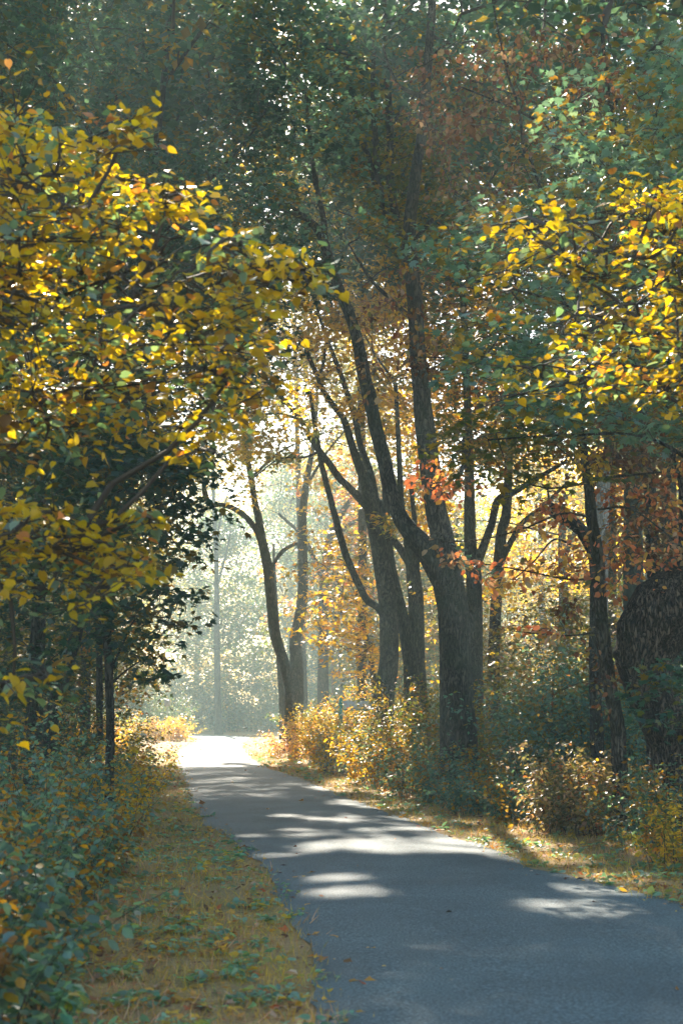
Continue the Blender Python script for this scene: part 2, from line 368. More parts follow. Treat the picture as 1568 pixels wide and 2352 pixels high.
for q in range(40): spot(tuple(at(gs.uniform(520, 830), gs.uniform(1050, 1450), gs.uniform(72, 80))), gs.uniform(.6, 1.8))
for (u, v, d) in ((980, 1100, 17.5), (940, 1110, 17.5), (1020, 1120, 17.5), (1060, 1290, 17.5), (1120, 1300, 17.6), (1210, 1440, 17.6), (1170, 1450, 17.6)): spot(tuple(at(u, v, d)), .3)
for q in range(40): spot(tuple(at(gs.uniform(640, 940), gs.uniform(700, 1500), gs.uniform(38, 60))), gs.uniform(.4, 1.3))

# ------------------------------------------------------------------ ground and path
Lp = [gnd(u, v) for u, v in ((740, 2351), (720, 2251), (690, 2181), (675, 2131), (655, 2076), (615, 2026), (600, 1986), (540, 1941), (475, 1896), (445, 1856), (425, 1796), (407, 1745), (412, 1726), (463, 1700))]
Lp = [(4.2, -14), (1.6, 0), (.55, 4.5)]+Lp+[(-9.2, 95), (-10.6, 100.5), (-15, 102.5), (-40, 103)]
Rp = [gnd(u, v) for u, v in ((1568, 2083), (1409, 2038), (1314, 2013), (1219, 1993), (1164, 1968), (1104, 1943), (1009, 1913), (934, 1883), (859, 1856), (770, 1823), (696, 1791), (616, 1765), (575, 1740), (552, 1707))]
Rp = [(8.6, -14), (6.0, 0), (4.4, 6)]+Rp+[(-5.9, 92), (-7.0, 104), (-10.5, 111), (-17, 114), (-40, 114.5)]
def resample(P, n, mid=None):
    P = np.array(P, float); Q = [P[0]]
    for i in range(len(P)-1):
        a, b, c, d = P[max(i-1, 0)], P[i], P[i+1], P[min(i+2, len(P)-1)]
        m = max(2, int(np.linalg.norm(c-b)/.12))
        for t in np.arange(1, m+1)/m:
            h = (c-a)*.5*.8; k = (d-b)*.5*.8; s_ = np.linalg.norm(c-b); h *= min(1, s_/(np.linalg.norm(h)+1e-9)); k *= min(1, s_/(np.linalg.norm(k)+1e-9))
            Q.append((2*t**3-3*t*t+1)*b+(t**3-2*t*t+t)*h+(-2*t**3+3*t*t)*c+(t**3-t*t)*k)
    Q = np.array(Q); L = np.r_[0, np.cumsum(np.linalg.norm(np.diff(Q, axis=0), axis=1))]
    return Q, L
QL, LL = resample(Lp, 0); QR, LR = resample(Rp, 0)
# pair the two edges by their position along the way (nearest points)
s_ = np.linspace(0, LL[-1], 1500); EL = np.c_[np.interp(s_, LL, QL[:, 0]), np.interp(s_, LL, QL[:, 1])]
s2 = np.linspace(0, LR[-1], 1500); ER0 = np.c_[np.interp(s2, LR, QR[:, 0]), np.interp(s2, LR, QR[:, 1])]
j = np.array([np.argmin(((ER0-p)**2).sum(1)) for p in EL]); j = np.maximum.accumulate(j).astype(float)
j = np.convolve(np.pad(j, 30, 'edge'), np.ones(61)/61, 'valid'); ER = np.c_[np.interp(j, np.arange(1500), ER0[:, 0]), np.interp(j, np.arange(1500), ER0[:, 1])]
ge = np.random.default_rng(3)
def wob(n, a): return sum(a/k*np.sin(np.arange(n)*k*.13+ge.uniform(0, 6)) for k in (1, 2.3, 4.1, 7.7))
dLR = ER-EL; wd = np.linalg.norm(dLR, axis=1, keepdims=True); dn = dLR/wd
hf = lambda: np.convolve(ge.normal(size=1502), [.3, .5, .3], 'valid')*.022
EL2 = EL+dn*(wob(1500, .05)+hf())[:, None]; ER2 = ER+dn*(wob(1500, .04)+hf())[:, None]
KX = 14; tt = np.linspace(0, 1, KX); G = EL2[:, None]*(1-tt)[None, :, None]+ER2[:, None]*tt[None, :, None]
cz = .012+.035*(1-(2*tt-1)**2)
V = np.c_[G.reshape(-1, 2), np.tile(cz, 1500)]
a = (np.arange(1499)[:, None]*KX+np.arange(KX-1)[None]).ravel(); T = np.vstack([np.c_[a, a+1, a+KX+1], np.c_[a, a+KX+1, a+KX]])
m, nt, p, out = nodes('asphalt'); Lk = nt.links
tc = N(nt, 'ShaderNodeTexCoord'); n1 = N(nt, 'ShaderNodeTexNoise', _Scale=60.0, _Detail=8.0); n2 = N(nt, 'ShaderNodeTexNoise', _Scale=.9, _Detail=5.0); n4 = N(nt, 'ShaderNodeTexVoronoi', _Scale=140.0)
for x in (n1, n2, n4): Lk.new(tc.outputs['Object'], x.inputs[0])
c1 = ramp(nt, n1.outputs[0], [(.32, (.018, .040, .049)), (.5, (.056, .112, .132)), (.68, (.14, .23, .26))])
c2 = ramp(nt, n2.outputs[0], [(.3, (.68, .71, .73)), (.5, (.95, .95, .95)), (.72, (1.22, 1.18, 1.14))])
mx = N(nt, 'ShaderNodeMix', data_type='RGBA', blend_type='MULTIPLY'); mx.inputs[0].default_value = 1; Lk.new(c1, mx.inputs[6]); Lk.new(c2, mx.inputs[7])
Lk.new(mx.outputs[2], p.inputs['Base Color']); p.inputs['Roughness'].default_value = .62; p.inputs['Specular IOR Level'].default_value = .45
bu = N(nt, 'ShaderNodeBump', _Strength=.9, _Distance=.010); Lk.new(n4.outputs[0], bu.inputs['Height']); Lk.new(bu.outputs[0], p.inputs['Normal'])
ASPH = m
tag(add_obj('path', tri_mesh('path', V, T, smooth=True), None, [ASPH]), kind='structure')
CEN = (EL+ER)/2
def path_dist(x, y):                              # signed distance beyond the path edge, >0 outside; and side
    P = np.c_[x, y]; out = np.empty(len(P)); side = np.empty(len(P))
    for i in range(0, len(P), 20000):
        q = P[i:i+20000]; E1 = EL[::6]; E2 = ER[::6]; Cc = CEN[::6]
        d1 = np.sqrt(((q[:, None]-E1[None])**2).sum(2)); d2 = np.sqrt(((q[:, None]-E2[None])**2).sum(2)); dc = np.sqrt(((q[:, None]-Cc[None])**2).sum(2)); k = dc.argmin(1)
        hw = wd[::6, 0][k]/2; inside = (dc.min(1) < hw); m_ = np.minimum(d1.min(1), d2.min(1)); out[i:i+20000] = np.where(inside, -m_, m_); side[i:i+20000] = np.where(d1.min(1) < d2.min(1), -1, 1)
    return out, side
def ground_z(x, y, d=None):
    x = np.atleast_1d(np.asarray(x, float)); y = np.atleast_1d(np.asarray(y, float))
    if d is None: d, _ = path_dist(x, y)
    k = np.clip((d-.8)/4, 0, 1); k = k*k*(3-2*k)
    f = noise3(np.c_[x, y, 0*x], 7, 11)*.5+noise3(np.c_[x, y, 0*x], 2.2, 12)*.2
    return k*(.18+.16*f)+np.clip(d, 0, .6)*.0+.004*0
xs = np.r_[np.linspace(-400, -42, 20), np.linspace(-40, 40, 230), np.linspace(42, 400, 20)]; ys = np.r_[np.linspace(-60, -15, 10), np.linspace(-13, 45, 240), np.linspace(46, 170, 190), np.linspace(180, 700, 20)]
X, Y = np.meshgrid(xs, ys); xf, yf = X.ravel(), Y.ravel(); V = np.c_[xf, yf, ground_z(xf, yf)]
nx = len(xs); a = (np.arange(len(ys)-1)[:, None]*nx+np.arange(nx-1)[None]).ravel(); T = np.vstack([np.c_[a, a+1, a+nx+1], np.c_[a, a+nx+1, a+nx]])
m, nt, p, out = nodes('forest_floor'); Lk = nt.links
tc = N(nt, 'ShaderNodeTexCoord'); n1 = N(nt, 'ShaderNodeTexNoise', _Scale=28.0, _Detail=6.0); n2 = N(nt, 'ShaderNodeTexNoise', _Scale=1.1, _Detail=6.0); vo = N(nt, 'ShaderNodeTexVoronoi', _Scale=22.0)
for x in (n1, n2, vo): Lk.new(tc.outputs['Object'], x.inputs[0])
c1 = ramp(nt, n1.outputs[0], [(.3, (.07, .045, .025)), (.5, (.24, .155, .07)), (.7, (.42, .28, .11))]); c2 = ramp(nt, n2.outputs[0], [(.4, (.38, .25, .09)), (.6, (.24, .20, .07))])
mx = N(nt, 'ShaderNodeMix', data_type='RGBA'); Lk.new(vo.outputs[0], mx.inputs[0]); Lk.new(c1, mx.inputs[6]); Lk.new(c2, mx.inputs[7])
Lk.new(mx.outputs[2], p.inputs['Base Color']); p.inputs['Roughness'].default_value = .9
bu = N(nt, 'ShaderNodeBump', _Strength=1.0, _Distance=.04); Lk.new(n1.outputs[0], bu.inputs['Height']); Lk.new(bu.outputs[0], p.inputs['Normal'])
tag(add_obj('ground', tri_mesh('ground', V, T, smooth=True), None, [m]), kind='structure')

# ------------------------------------------------------------------ grass, small weeds and fallen leaves on the verges
def wedge(g, n, y0, y1, power=1.6):               # ground points, denser near the camera, inside a wedge wider than the view
    y = y0*(y1/y0)**(g.random(n)**(1/power)) if power else g.uniform(y0, y1, n)
    x = g.uniform(-1, 1, n)*(.30*y+1.2); return x, y
def cover(name, n, y0, y1, kind, size, pal, mat, dens, upright=True, seed=0, dmin=-.13, dmax=9, z0=0., per=1, spread=.05, power=1.2, szn=(.5, 1.4)):
    g = np.random.default_rng(seed); x, y = wedge(g, n, y0, y1, power); d, sd = path_dist(x, y)
    d = d+noise3(np.c_[x, y, 0*x], .5, 5)*.05
    k = (d > dmin) & (d < dmax) & (g.random(n) < dens(x, y, d, sd)); x, y, d = x[k], y[k], d[k]
    x = np.repeat(x, per)+g.normal(size=len(x)*per)*spread; y = np.repeat(y, per)+g.normal(size=len(y)*per)*spread; d = np.repeat(d, per); n = len(x)
    z = ground_z(x, y, d)+z0*g.random(n); P = np.c_[x, y, z]; sc_ = size*g.uniform(*szn, n)**1.3*(1+y/28)
    if upright: D = np.c_[g.normal(size=(n, 2))*.55, np.ones(n)]; Nn = g.normal(size=(n, 3))
    else: D = np.c_[g.normal(size=(n, 2)), g.normal(size=n)*.12]; Nn = np.c_[g.normal(size=(n, 2))*.35, np.ones(n)]; P[:, 2] += .01
    V, T, t = scatter(P, D, Nn, sc_, kind, colours(g, pal, n))
    o = add_obj(name, tri_mesh(name, V, T, t), None, [mat]); tag(o, kind='stuff'); return o
PAL['grassy'] = [((.56, .38, .04), 5), ((.46, .30, .06), 4), ((.32, .32, .07), 2), ((.60, .44, .12), 2), ((.20, .27, .12), 1.5)]
PAL['straw'] = [((.48, .33, .19), 5), ((.34, .22, .12), 4), ((.56, .40, .26), 2)]
PAL['weed'] = [((.17, .36, .29), 5), ((.11, .25, .20), 4), ((.28, .33, .10), 1.5), ((.48, .36, .05), 1)]
PAL['litter'] = [((.46, .26, .05), 4), ((.26, .13, .05), 4), ((.56, .38, .05), 4), ((.10, .05, .03), 2), ((.36, .26, .19), 1.3), ((.40, .11, .03), .8)]
def patchy(s, seed, lo=-.2, hi=.5):
    return lambda x, y, d, sd: np.clip((noise3(np.c_[x, y, 0*x], s, seed)-lo)/(hi-lo), 0, 1)
tag(cover('grass', 190000, 5.5, 60, 'blade', .05, 'grassy', GRASS, lambda x, y, d, sd: np.clip(.35+.8*patchy(1.1, 21)(x, y, d, sd), 0, 1)*np.clip(1.25-d/2.6, .12, 1), seed=1), 'short ochre grass along both edges of the asphalt path', 'grass')
tag(cover('dry_grass', 60000, 5.5, 45, 'blade', .065, 'straw', DRY, lambda x, y, d, sd: patchy(1.6, 22, -.4, .3)(x, y, d, sd)*np.clip(.2+d/2, .2, 1), seed=2), 'brown withered grass under the bushes', 'grass')
tag(cover('ground_ivy', 14000, 5.5, 60, 'round', .034, 'weed', LEAF, lambda x, y, d, sd: patchy(.8, 23, .0, .5)(x, y, d, sd)*np.where(d < .12, .3, 1), upright=False, seed=4, z0=.05, per=7, spread=.045), 'low teal green weeds creeping over the verges', 'ground cover')
tag(cover('fallen_leaves', 60000, 5.5, 110, 'maple3', .040, 'litter', DRY, lambda x, y, d, sd: np.where(d < 0, .03+.07*(np.abs(y-44) < 9)+.14*(d > -.3), .25+.6*patchy(1.4, 24)(x, y, d, sd)), upright=False, seed=6, dmin=-3, dmax=12, z0=.02), 'yellow and brown autumn leaves strewn over verges and path', 'leaf litter')

def fallen_leaf(u, v, size, col, label, rot):
    x, y = gnd(u, v); g = np.random.default_rng(int(u)); V, T = LEAFS['oval']; V = V*size; V = V+np.c_[0*V[:, :2], .02+np.abs(V[:, 0])*.35+.10*size*np.sin(V[:, 1]/size*3)]
    c_, s_ = math.cos(rot), math.sin(rot); V = np.c_[V[:, 0]*c_-V[:, 1]*s_, V[:, 0]*s_+V[:, 1]*c_, V[:, 2]]
    d, _ = path_dist(np.array([x]), np.array([y])); z = .03 if d[0] < 0 else float(ground_z(x, y)[0])+.05
    o = add_obj('fallen_leaf', tri_mesh('fallen_leaf', V, T, np.repeat([col], len(T), 0)), None, [DRY]); o.location = (x, y, z)
    tag(o, label, 'leaf', 'single leaves lying on the ground')
for a in ((684, 2266, .085, (.55, .45, .33), 'curled pale beige leaf at the left edge of the asphalt near the camera', 1.3), (403, 2094, .06, (.62, .50, .22), 'pale yellow leaf lying in the ochre grass of the left verge', 1.7),
          (358, 2298, .055, (.45, .33, .24), 'dull pinkish leaf among the creeping weeds at the bottom', .4), (583, 1987, .05, (.45, .38, .3), 'small bleached leaf at the left rim beside the sun patches', 1.2),
          (490, 1883, .06, (.5, .42, .3), 'pale leaf on the asphalt just inside the left edge', 1.4), (724, 1840, .07, (.28, .07, .04), 'dark red leaf alone in the middle of the shaded asphalt', .2),
          (797, 1886, .05, (.24, .10, .05), 'small brown leaf on the rim of the first sunny patch', 2.), (1340, 2032, .07, (.05, .04, .03), 'dark twiglike curled leaf on asphalt by the right verge', 1.6),
          (1038, 2110, .05, (.04, .035, .03), 'thin dark leaf stalk on the open grey asphalt', 1.5), (1222, 2013, .035, (.6, .55, .5), 'tiny whitish leaf on asphalt left of the dark one', .6),
          (618, 1866, .06, (.5, .40, .2), 'straw coloured leaf on the left half of the shaded asphalt', 1.1), (567, 1774, .09, (.2, .06, .03), 'reddish brown leaf where the path narrows into the light', .9)):
    fallen_leaf(*a)

# ------------------------------------------------------------------ trees one can tell apart
def ext(P): return P
trees = []
def T_(*a, **k): t = Tree(*a, **k); trees.append(t); return t
# foreground yellow lime, trunk outside the frame
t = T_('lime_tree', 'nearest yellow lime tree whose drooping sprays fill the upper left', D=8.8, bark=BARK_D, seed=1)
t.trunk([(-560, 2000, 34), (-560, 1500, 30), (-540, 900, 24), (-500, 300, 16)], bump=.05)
t.limb([(-540, 1150, 13), (-260, 880, 9), (0, 740, 6), (250, 640, 3.5), (480, 560, 2)], -.3, -.4); t.limb([(-540, 1500, 12), (-250, 1100, 8), (0, 960, 6), (200, 900, 4), (430, 870, 2)], 0, .3)
t.limb([(-560, 1700, 10), (-250, 1400, 7), (0, 1255, 5), (180, 1230, 3)], .2, -.5); t.limb([(-520, 700, 10), (-250, 480, 7), (0, 400, 5), (180, 330, 3), (290, 280, 1.5)], 0, 0)
k = dict(size=.062, kind='round', R=.40, per=30, tilt=.5, droop=.3, mat=1, flat=.12, tr=1.7)
t.leaves([(-160, 250), (60, 240), (180, 330), (300, 262), (335, 280), (270, 380), (380, 440), (300, 620), (100, 700), (-160, 700)], 7.8, 9.6, 'mustard', 1.65, **k)
t.leaves([(-160, 560), (300, 470), (440, 450), (400, 560), (560, 530), (600, 600), (725, 630), (700, 665), (560, 680), (610, 760), (540, 840), (575, 910), (500, 950), (505, 1045), (350, 1000), (200, 960), (-160, 960)], 7.6, 10, 'mustard', 1.65, **k)
t.leaves([(-160, 930), (80, 940), (240, 990), (180, 1040), (60, 1020), (-160, 1060)], 7.8, 9, 'mustard', 1.8, **k)
t.leaves([(-160, 1150), (120, 1165), (310, 1190), (240, 1250), (345, 1290), (260, 1330), (200, 1400), (60, 1380), (-160, 1450)], 7.8, 9.2, 'mustard', 1.5, **k)
t.leaves([(-160, 1450), (80, 1470), (190, 1560), (120, 1640), (-160, 1640)], 7.8, 8.8, 'mustard', .35, **k)
t.leaves([(-300, 250), (-160, 250), (-160, 1600), (-300, 1600)], 7.6, 10, 'mustard', .4, **k)
for pl in ([(540, 560), (640, 590), (728, 615), (724, 668), (560, 660)], [(340, 430), (435, 450), (410, 500), (330, 500)], [(240, 290), (335, 252), (362, 285), (280, 350)], [(500, 860), (585, 880), (575, 925), (500, 930)], [(460, 960), (515, 1000), (505, 1050), (440, 1030)], [(480, 690), (600, 680), (640, 740), (500, 760)], [(300, 1180), (350, 1185), (345, 1210), (290, 1215)], [(260, 1265), (350, 1280), (340, 1310), (250, 1310)]):
    t.leaves(pl, 7.9, 8.6, 'mustard', 2.2, **{**k, 'R': .2, 'per': 16})
# foreground right
t = T_('hazel_tree', 'yellow hazel with level sprays of round leaves reaching in from the right', D=10.5, bark=BARK_D, seed=2)
t.trunk([(1960, 2000, 20), (1950, 1500, 18), (1920, 1000, 14), (1880, 500, 9)], bump=.05)
t.limb([(1950, 1100, 7), (1750, 800, 5), (1560, 650, 3.5), (1350, 560, 2)], -.3, .2); t.limb([(1950, 1300, 7), (1750, 1000, 5), (1560, 880, 3), (1300, 860, 1.5)], .2, .3)
k = dict(size=.066, kind='round', R=.40, per=26, tilt=.42, droop=.2, mat=1, flat=.11, tr=1.7)
t.leaves([(1130, 500), (1220, 470), (1330, 500), (1430, 450), (1700, 430), (1700, 660), (1500, 700), (1300, 600), (1160, 560)], 9.4, 12, 'mustard', 1.5, **k)
t.leaves([(1110, 650), (1180, 615), (1400, 640), (1700, 650), (1700, 800), (1400, 790), (1180, 730), (1120, 680)], 9.4, 12, 'mustard', 1.5, **k)
t.leaves([(1140, 830), (1300, 790), (1500, 830), (1700, 800), (1700, 980), (1520, 950), (1330, 920), (1130, 912)], 9.4, 12, 'mustard', .8, **k)
t.leaves([(1420, 470), (1780, 300), (1780, 1000), (1500, 900)], 9.4, 12, 'mustard', .5, **k)
# small maple beside the path, left
t = T_('young_maple', 'slim young maple with dark leaves leaning over the left verge', D=18, bark=BARK_D, seed=3)
t.trunk([(254, 1680, 10), (251, 1581, 9.5), (250, 1517, 10), (247, 1469, 9.5), (256, 1350, 8), (262, 1200, 6), (285, 1080, 4), (310, 960, 2.5)], bump=.05, flare=1.25)
t.limb([(258, 1535, 3), (280, 1485, 2.5), (305, 1430, 2), (360, 1370, 1.2)]); t.limb([(258, 1568, 3), (290, 1540, 2), (350, 1500, 1.3)]); t.limb([(262, 1250, 4), (330, 1180, 3), (420, 1140, 1.5)])
t.limb([(252, 1420, 4), (200, 1340, 3), (120, 1290, 1.5)], 0, -.6)
k = dict(size=.105, kind='maple', R=.42, per=40, tilt=.4, droop=.45, flat=.12)
t.leaves([(100, 960), (330, 920), (440, 1040), (480, 1080), (485, 1160), (455, 1280), (400, 1300), (330, 1240), (100, 1260)], 16.8, 19.5, 'dark', 2.6, **k)
t.leaves([(240, 1330), (330, 1330), (425, 1365), (435, 1450), (380, 1530), (290, 1480), (180, 1500), (150, 1380)], 17, 19, 'dark', 1.5, **k)
t.leaves([(255, 1480), (350, 1490), (385, 1560), (320, 1600), (265, 1560)], 17, 18.6, 'dark', .8, **k)
# left giants
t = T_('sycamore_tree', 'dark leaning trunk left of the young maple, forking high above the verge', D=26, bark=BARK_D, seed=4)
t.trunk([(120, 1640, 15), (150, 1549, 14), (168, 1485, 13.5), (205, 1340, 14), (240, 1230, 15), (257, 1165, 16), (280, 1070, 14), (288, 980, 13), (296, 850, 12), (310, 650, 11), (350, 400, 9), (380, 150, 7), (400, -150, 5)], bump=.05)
t.limb([(250, 1190, 10), (230, 1120, 9), (215, 1000, 7), (160, 800, 5), (60, 600, 4), (-60, 450, 3)], 0, -2); t.limb([(310, 650, 7), (420, 480, 5), (560, 330, 3), (640, 200, 2)], 0, -2, k=8); t.limb([(330, 520, 6), (230, 340, 5), (120, 180, 3), (0, 90, 2)], 0, -2, k=8)
t.limb([(372, 200, 5), (480, 50, 4), (600, -80, 2)], 0, -1.5); t.limb([(300, 760, 7), (400, 640, 5), (520, 580, 3), (640, 560, 1.5)], 0, -3)
k = dict(size=.125, kind='maple3', R=.62, per=55, tilt=.42, droop=.3, flat=.14)
t.leaves([(-120, -60), (700, -60), (720, 60), (600, 110), (330, 120), (200, 300), (-120, 260)], 22, 28, 'teal', 1.3, hole=.45, **k)
t.leaves([(180, 300), (330, 330), (560, 360), (700, 480), (640, 560), (560, 700), (330, 560), (-120, 560), (-120, 250)], 22, 28, 'teal', 2.3, hole=.1, **k)
t.leaves([(330, 140), (640, 110), (700, 330), (560, 360), (330, 330)], 22, 28, 'dark', .7, hole=.6, **k)
t.leaves([(-120, 560), (560, 600), (520, 760), (600, 850), (560, 960), (420, 1000), (340, 1100), (-120, 1150)], 22, 28, 'dark', 2.3, hole=.1, **k)
t.leaves([(480, 700), (700, 770), (720, 940), (600, 900), (500, 830)], 22, 25, 'dark', .9, **k); t.leaves([(80, 1150), (340, 1120), (330, 1330), (100, 1400)], 23, 27, 'dark', 1.6, **k)
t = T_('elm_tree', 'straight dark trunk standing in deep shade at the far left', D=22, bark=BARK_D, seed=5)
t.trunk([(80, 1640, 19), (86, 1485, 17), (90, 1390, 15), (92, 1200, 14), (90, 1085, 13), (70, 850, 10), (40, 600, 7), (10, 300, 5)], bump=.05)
t.limb([(90, 1150, 6), (180, 1030, 4), (260, 980, 2)], 0, -1)
k = dict(size=.12, kind='maple3', R=.6, per=55, tilt=.42, droop=.35, flat=.14)
t.leaves([(-160, 900), (420, 900), (440, 1150), (250, 1160), (-160, 1200)], 20, 24, 'dark', 1.8, hole=.1, **k)
t.leaves([(-160, 1200), (200, 1180), (230, 1400), (120, 1620), (-160, 1640)], 20, 24, 'dark', 1.8, hole=.2, **k)
t = T_('hornbeam', 'dim hornbeam trunk just behind the young maple stem', D=31, bark=BARK_D, seed=7)
t.trunk([(229, 1640, 8), (228, 1500, 7.5), (224, 1380, 7), (215, 1200, 6), (190, 1000, 4)], bump=.04)
t.leaves([(150, 1250), (360, 1250), (400, 1420), (330, 1560), (130, 1560)], 30, 34, 'olive', 1.4, size=.15, kind='maple3', R=.7, hole=.2)
t.leaves([(0, 1350), (160, 1380), (220, 1600), (0, 1620)], 30, 36, 'olive', 1.6, size=.15, kind='maple3', R=.7, hole=.2)
# the forked tree in the light
t = T_('forked_tree', 'twin stemmed tree standing in the misty light beside the bend', D=60, seed=8, bark=BARK)
t.trunk([(674, 1690, 24), (674, 1640, 22), (676, 1590, 22), (680, 1547, 17), (680, 1503, 14), (678, 1464, 13), (688, 1420, 13), (694, 1380, 12.5), (696, 1323, 11.5), (695, 1250, 10.5), (695, 1180, 9.5), (702, 1120, 8), (712, 1060, 6.5), (722, 1000, 5), (728, 900, 3.5)], flare=1.15)
t.limb([(672, 1620, 18), (668, 1575, 15), (655, 1530, 13), (641, 1490, 12.5), (630, 1450, 12.5), (624, 1387, 12.5), (618, 1323, 12), (610, 1279, 11.5), (602, 1243, 11), (594, 1195, 8.5), (586, 1157, 7.5), (577, 1099, 7), (568, 1051, 6), (560, 980, 4.5), (552, 880, 3)], k=14)
t.limb([(606, 1262, 9), (592, 1225, 7), (576, 1200, 7), (556, 1180, 7), (530, 1165, 6), (504, 1159, 5), (486, 1160, 4.5), (470, 1140, 4.5), (466, 1100, 3.5), (455, 1050, 2.5)], 0, -1)
t.limb([(620, 1312, 4.5), (630, 1292, 4.5), (648, 1267, 5), (668, 1254, 4.5), (684, 1250, 4), (709, 1264, 3), (725, 1285, 2.4)], 0, .6)
t.limb([(482, 1160, 4), (470, 1120, 3.6), (464, 1080, 3)], 0, 0); t.limb([(702, 1120, 4), (750, 1040, 3), (800, 980, 2)], 0, -1); t.limb([(575, 1099, 4), (640, 1040, 3), (700, 1010, 2)], 0, -2)
k = dict(size=.20, kind='maple3', R=1.2, per=60, tilt=.45, droop=.35, flat=.13, tr=1.3)
t.leaves([(470, 900), (600, 860), (740, 880), (780, 1000), (740, 1100), (640, 1120), (560, 1150), (520, 1080), (480, 1050), (460, 980)], 56, 64, 'paleyellow', 2.6, hole=.2, **k)
t.leaves([(470, 640), (780, 620), (800, 900), (560, 900), (470, 860)], 56, 64, 'paleyellow', 3.6, hole=0, **k)
t.leaves([(530, 720), (780, 720), (780, 1070), (560, 1060)], 57, 68, 'paleyellow', 2.4, hole=0, **k)
t.leaves([(680, 1270), (740, 1260), (770, 1400), (730, 1440), (690, 1400)], 57, 62, 'paleyellow', 1.2, **k)
t.leaves([(560, 1050), (620, 1040), (620, 1240), (585, 1240)], 58, 62, 'yellow', 1.0, **k)
t.leaves([(420, 1040), (500, 1020), (510, 1110), (440, 1140)], 58, 62, 'paleyellow', 1.2, **k)
# middle group
t = T_('maple_tree', 'thick trunk with a long low limb curving up to its left', D=40, seed=9)
t.trunk([(878, 1650, 26), (884, 1580, 24), (893, 1505, 22), (890, 1392, 21), (882, 1328, 21), (872, 1264, 20), (860, 1200, 19), (850, 1152, 16), (838, 1105, 12), (820, 1060, 10), (804, 1010, 9), (788, 960, 8), (764, 930, 7), (742, 900, 6.5), (728, 860, 6), (709, 820, 5), (690, 760, 4)], flare=1.25)
t.limb([(884, 1420, 10), (868, 1396, 8.5), (843, 1378, 8.5), (824, 1344, 8.5), (804, 1300, 8.5), (789, 1258, 8.5), (773, 1200, 8), (756, 1136, 7), (740, 1072, 6.5), (731, 1024, 6), (720, 960, 5), (712, 900, 4)], 0, -1)
t.limb([(848, 1170, 11), (827, 1146, 10), (802, 1120, 9), (779, 1098, 8.5), (757, 1066, 8), (733, 1035, 8), (709, 999, 7), (686, 958, 6), (650, 915, 5), (612, 870, 4), (590, 800, 3), (575, 740, 2)], 0, -2)
t.limb([(862, 1150, 10), (850, 1085, 8), (828, 1024, 7.5), (815, 960, 7), (798, 906, 6.5), (778, 848, 6), (756, 791, 5), (738, 740, 4), (720, 680, 3)], 0, 1)
t.limb([(745, 905, 4.5), (736, 870, 4), (743, 830, 4), (750, 780, 3.2)], 0, 0); t.limb([(690, 965, 4), (640, 950, 3), (560, 960, 2), (500, 990, 1.3)], -1, -2.5); t.limb([(735, 1035, 3.5), (700, 1050, 2.5), (640, 1055, 2), (580, 1100, 1.5)], 0, -1)
t.limb([(895, 1470, 16), (905, 1380, 15), (893, 1310, 14), (876, 1230, 10), (870, 1150, 7)], .9, .6)
k = dict(size=.17, kind='maple3', R=.9, per=60, tilt=.42, droop=.35, flat=.13, tr=1.2)
t.leaves([(600, 640), (900, 640), (920, 900), (860, 1050), (760, 1050), (660, 900), (560, 900)], 38, 46, 'yellow', 2.3, hole=.15, **k)
t.leaves([(470, 900), (640, 900), (740, 960), (690, 1060), (560, 1040)], 37, 41, 'paleyellow', 1.9, hole=.1, **k)
t.leaves([(720, 1180), (840, 1200), (870, 1400), (860, 1520), (760, 1500), (700, 1450), (700, 1300)], 41, 48, 'yellow', 2.3, hole=.12, **k)
t = T_('maple_tree', 'slimmer straight trunk at the right of the middle pair, forking low', D=41, seed=10)
t.trunk([(960, 1640, 23), (957, 1560, 21), (955, 1505, 20), (955, 1393, 18), (950, 1328, 17), (944, 1285, 14), (934, 1232, 9), (926, 1190, 8), (920, 1140, 7), (915, 1020, 6), (908, 880, 5)], flare=1.25)
t.limb([(948, 1310, 11), (934, 1285, 10), (914, 1254, 9), (892, 1228, 8), (876, 1205, 6)], 0, .3); t.limb([(952, 1330, 9), (958, 1270, 7), (952, 1200, 6), (942, 1100, 5)], .5, 1)
t.leaves([(840, 900), (1010, 880), (1010, 1230), (900, 1240), (860, 1100)], 42, 47, 'yellow', 1.8, size=.16, kind='maple3', R=.85, hole=.2)
t.leaves([(880, 1180), (920, 1160), (925, 1230), (875, 1230)], 38.5, 39.5, 'yellow', 1.3, size=.16, kind='maple3', R=.5)
t = T_('maple_tree', 'trunk squeezed between the low limbed one and the slimmer straight one', D=40.6, seed=11)
t.trunk([(948, 1640, 20), (945, 1560, 18), (940, 1505, 17), (928, 1440, 15), (914, 1380, 14), (903, 1330, 13), (893, 1270, 11), (885, 1150, 8), (880, 1000, 6)], flare=1.15)
t.leaves([(820, 560), (1000, 560), (1000, 900), (840, 900)], 42, 48, 'yellow', 1.6, size=.17, kind='maple3', R=.9, hole=.25)
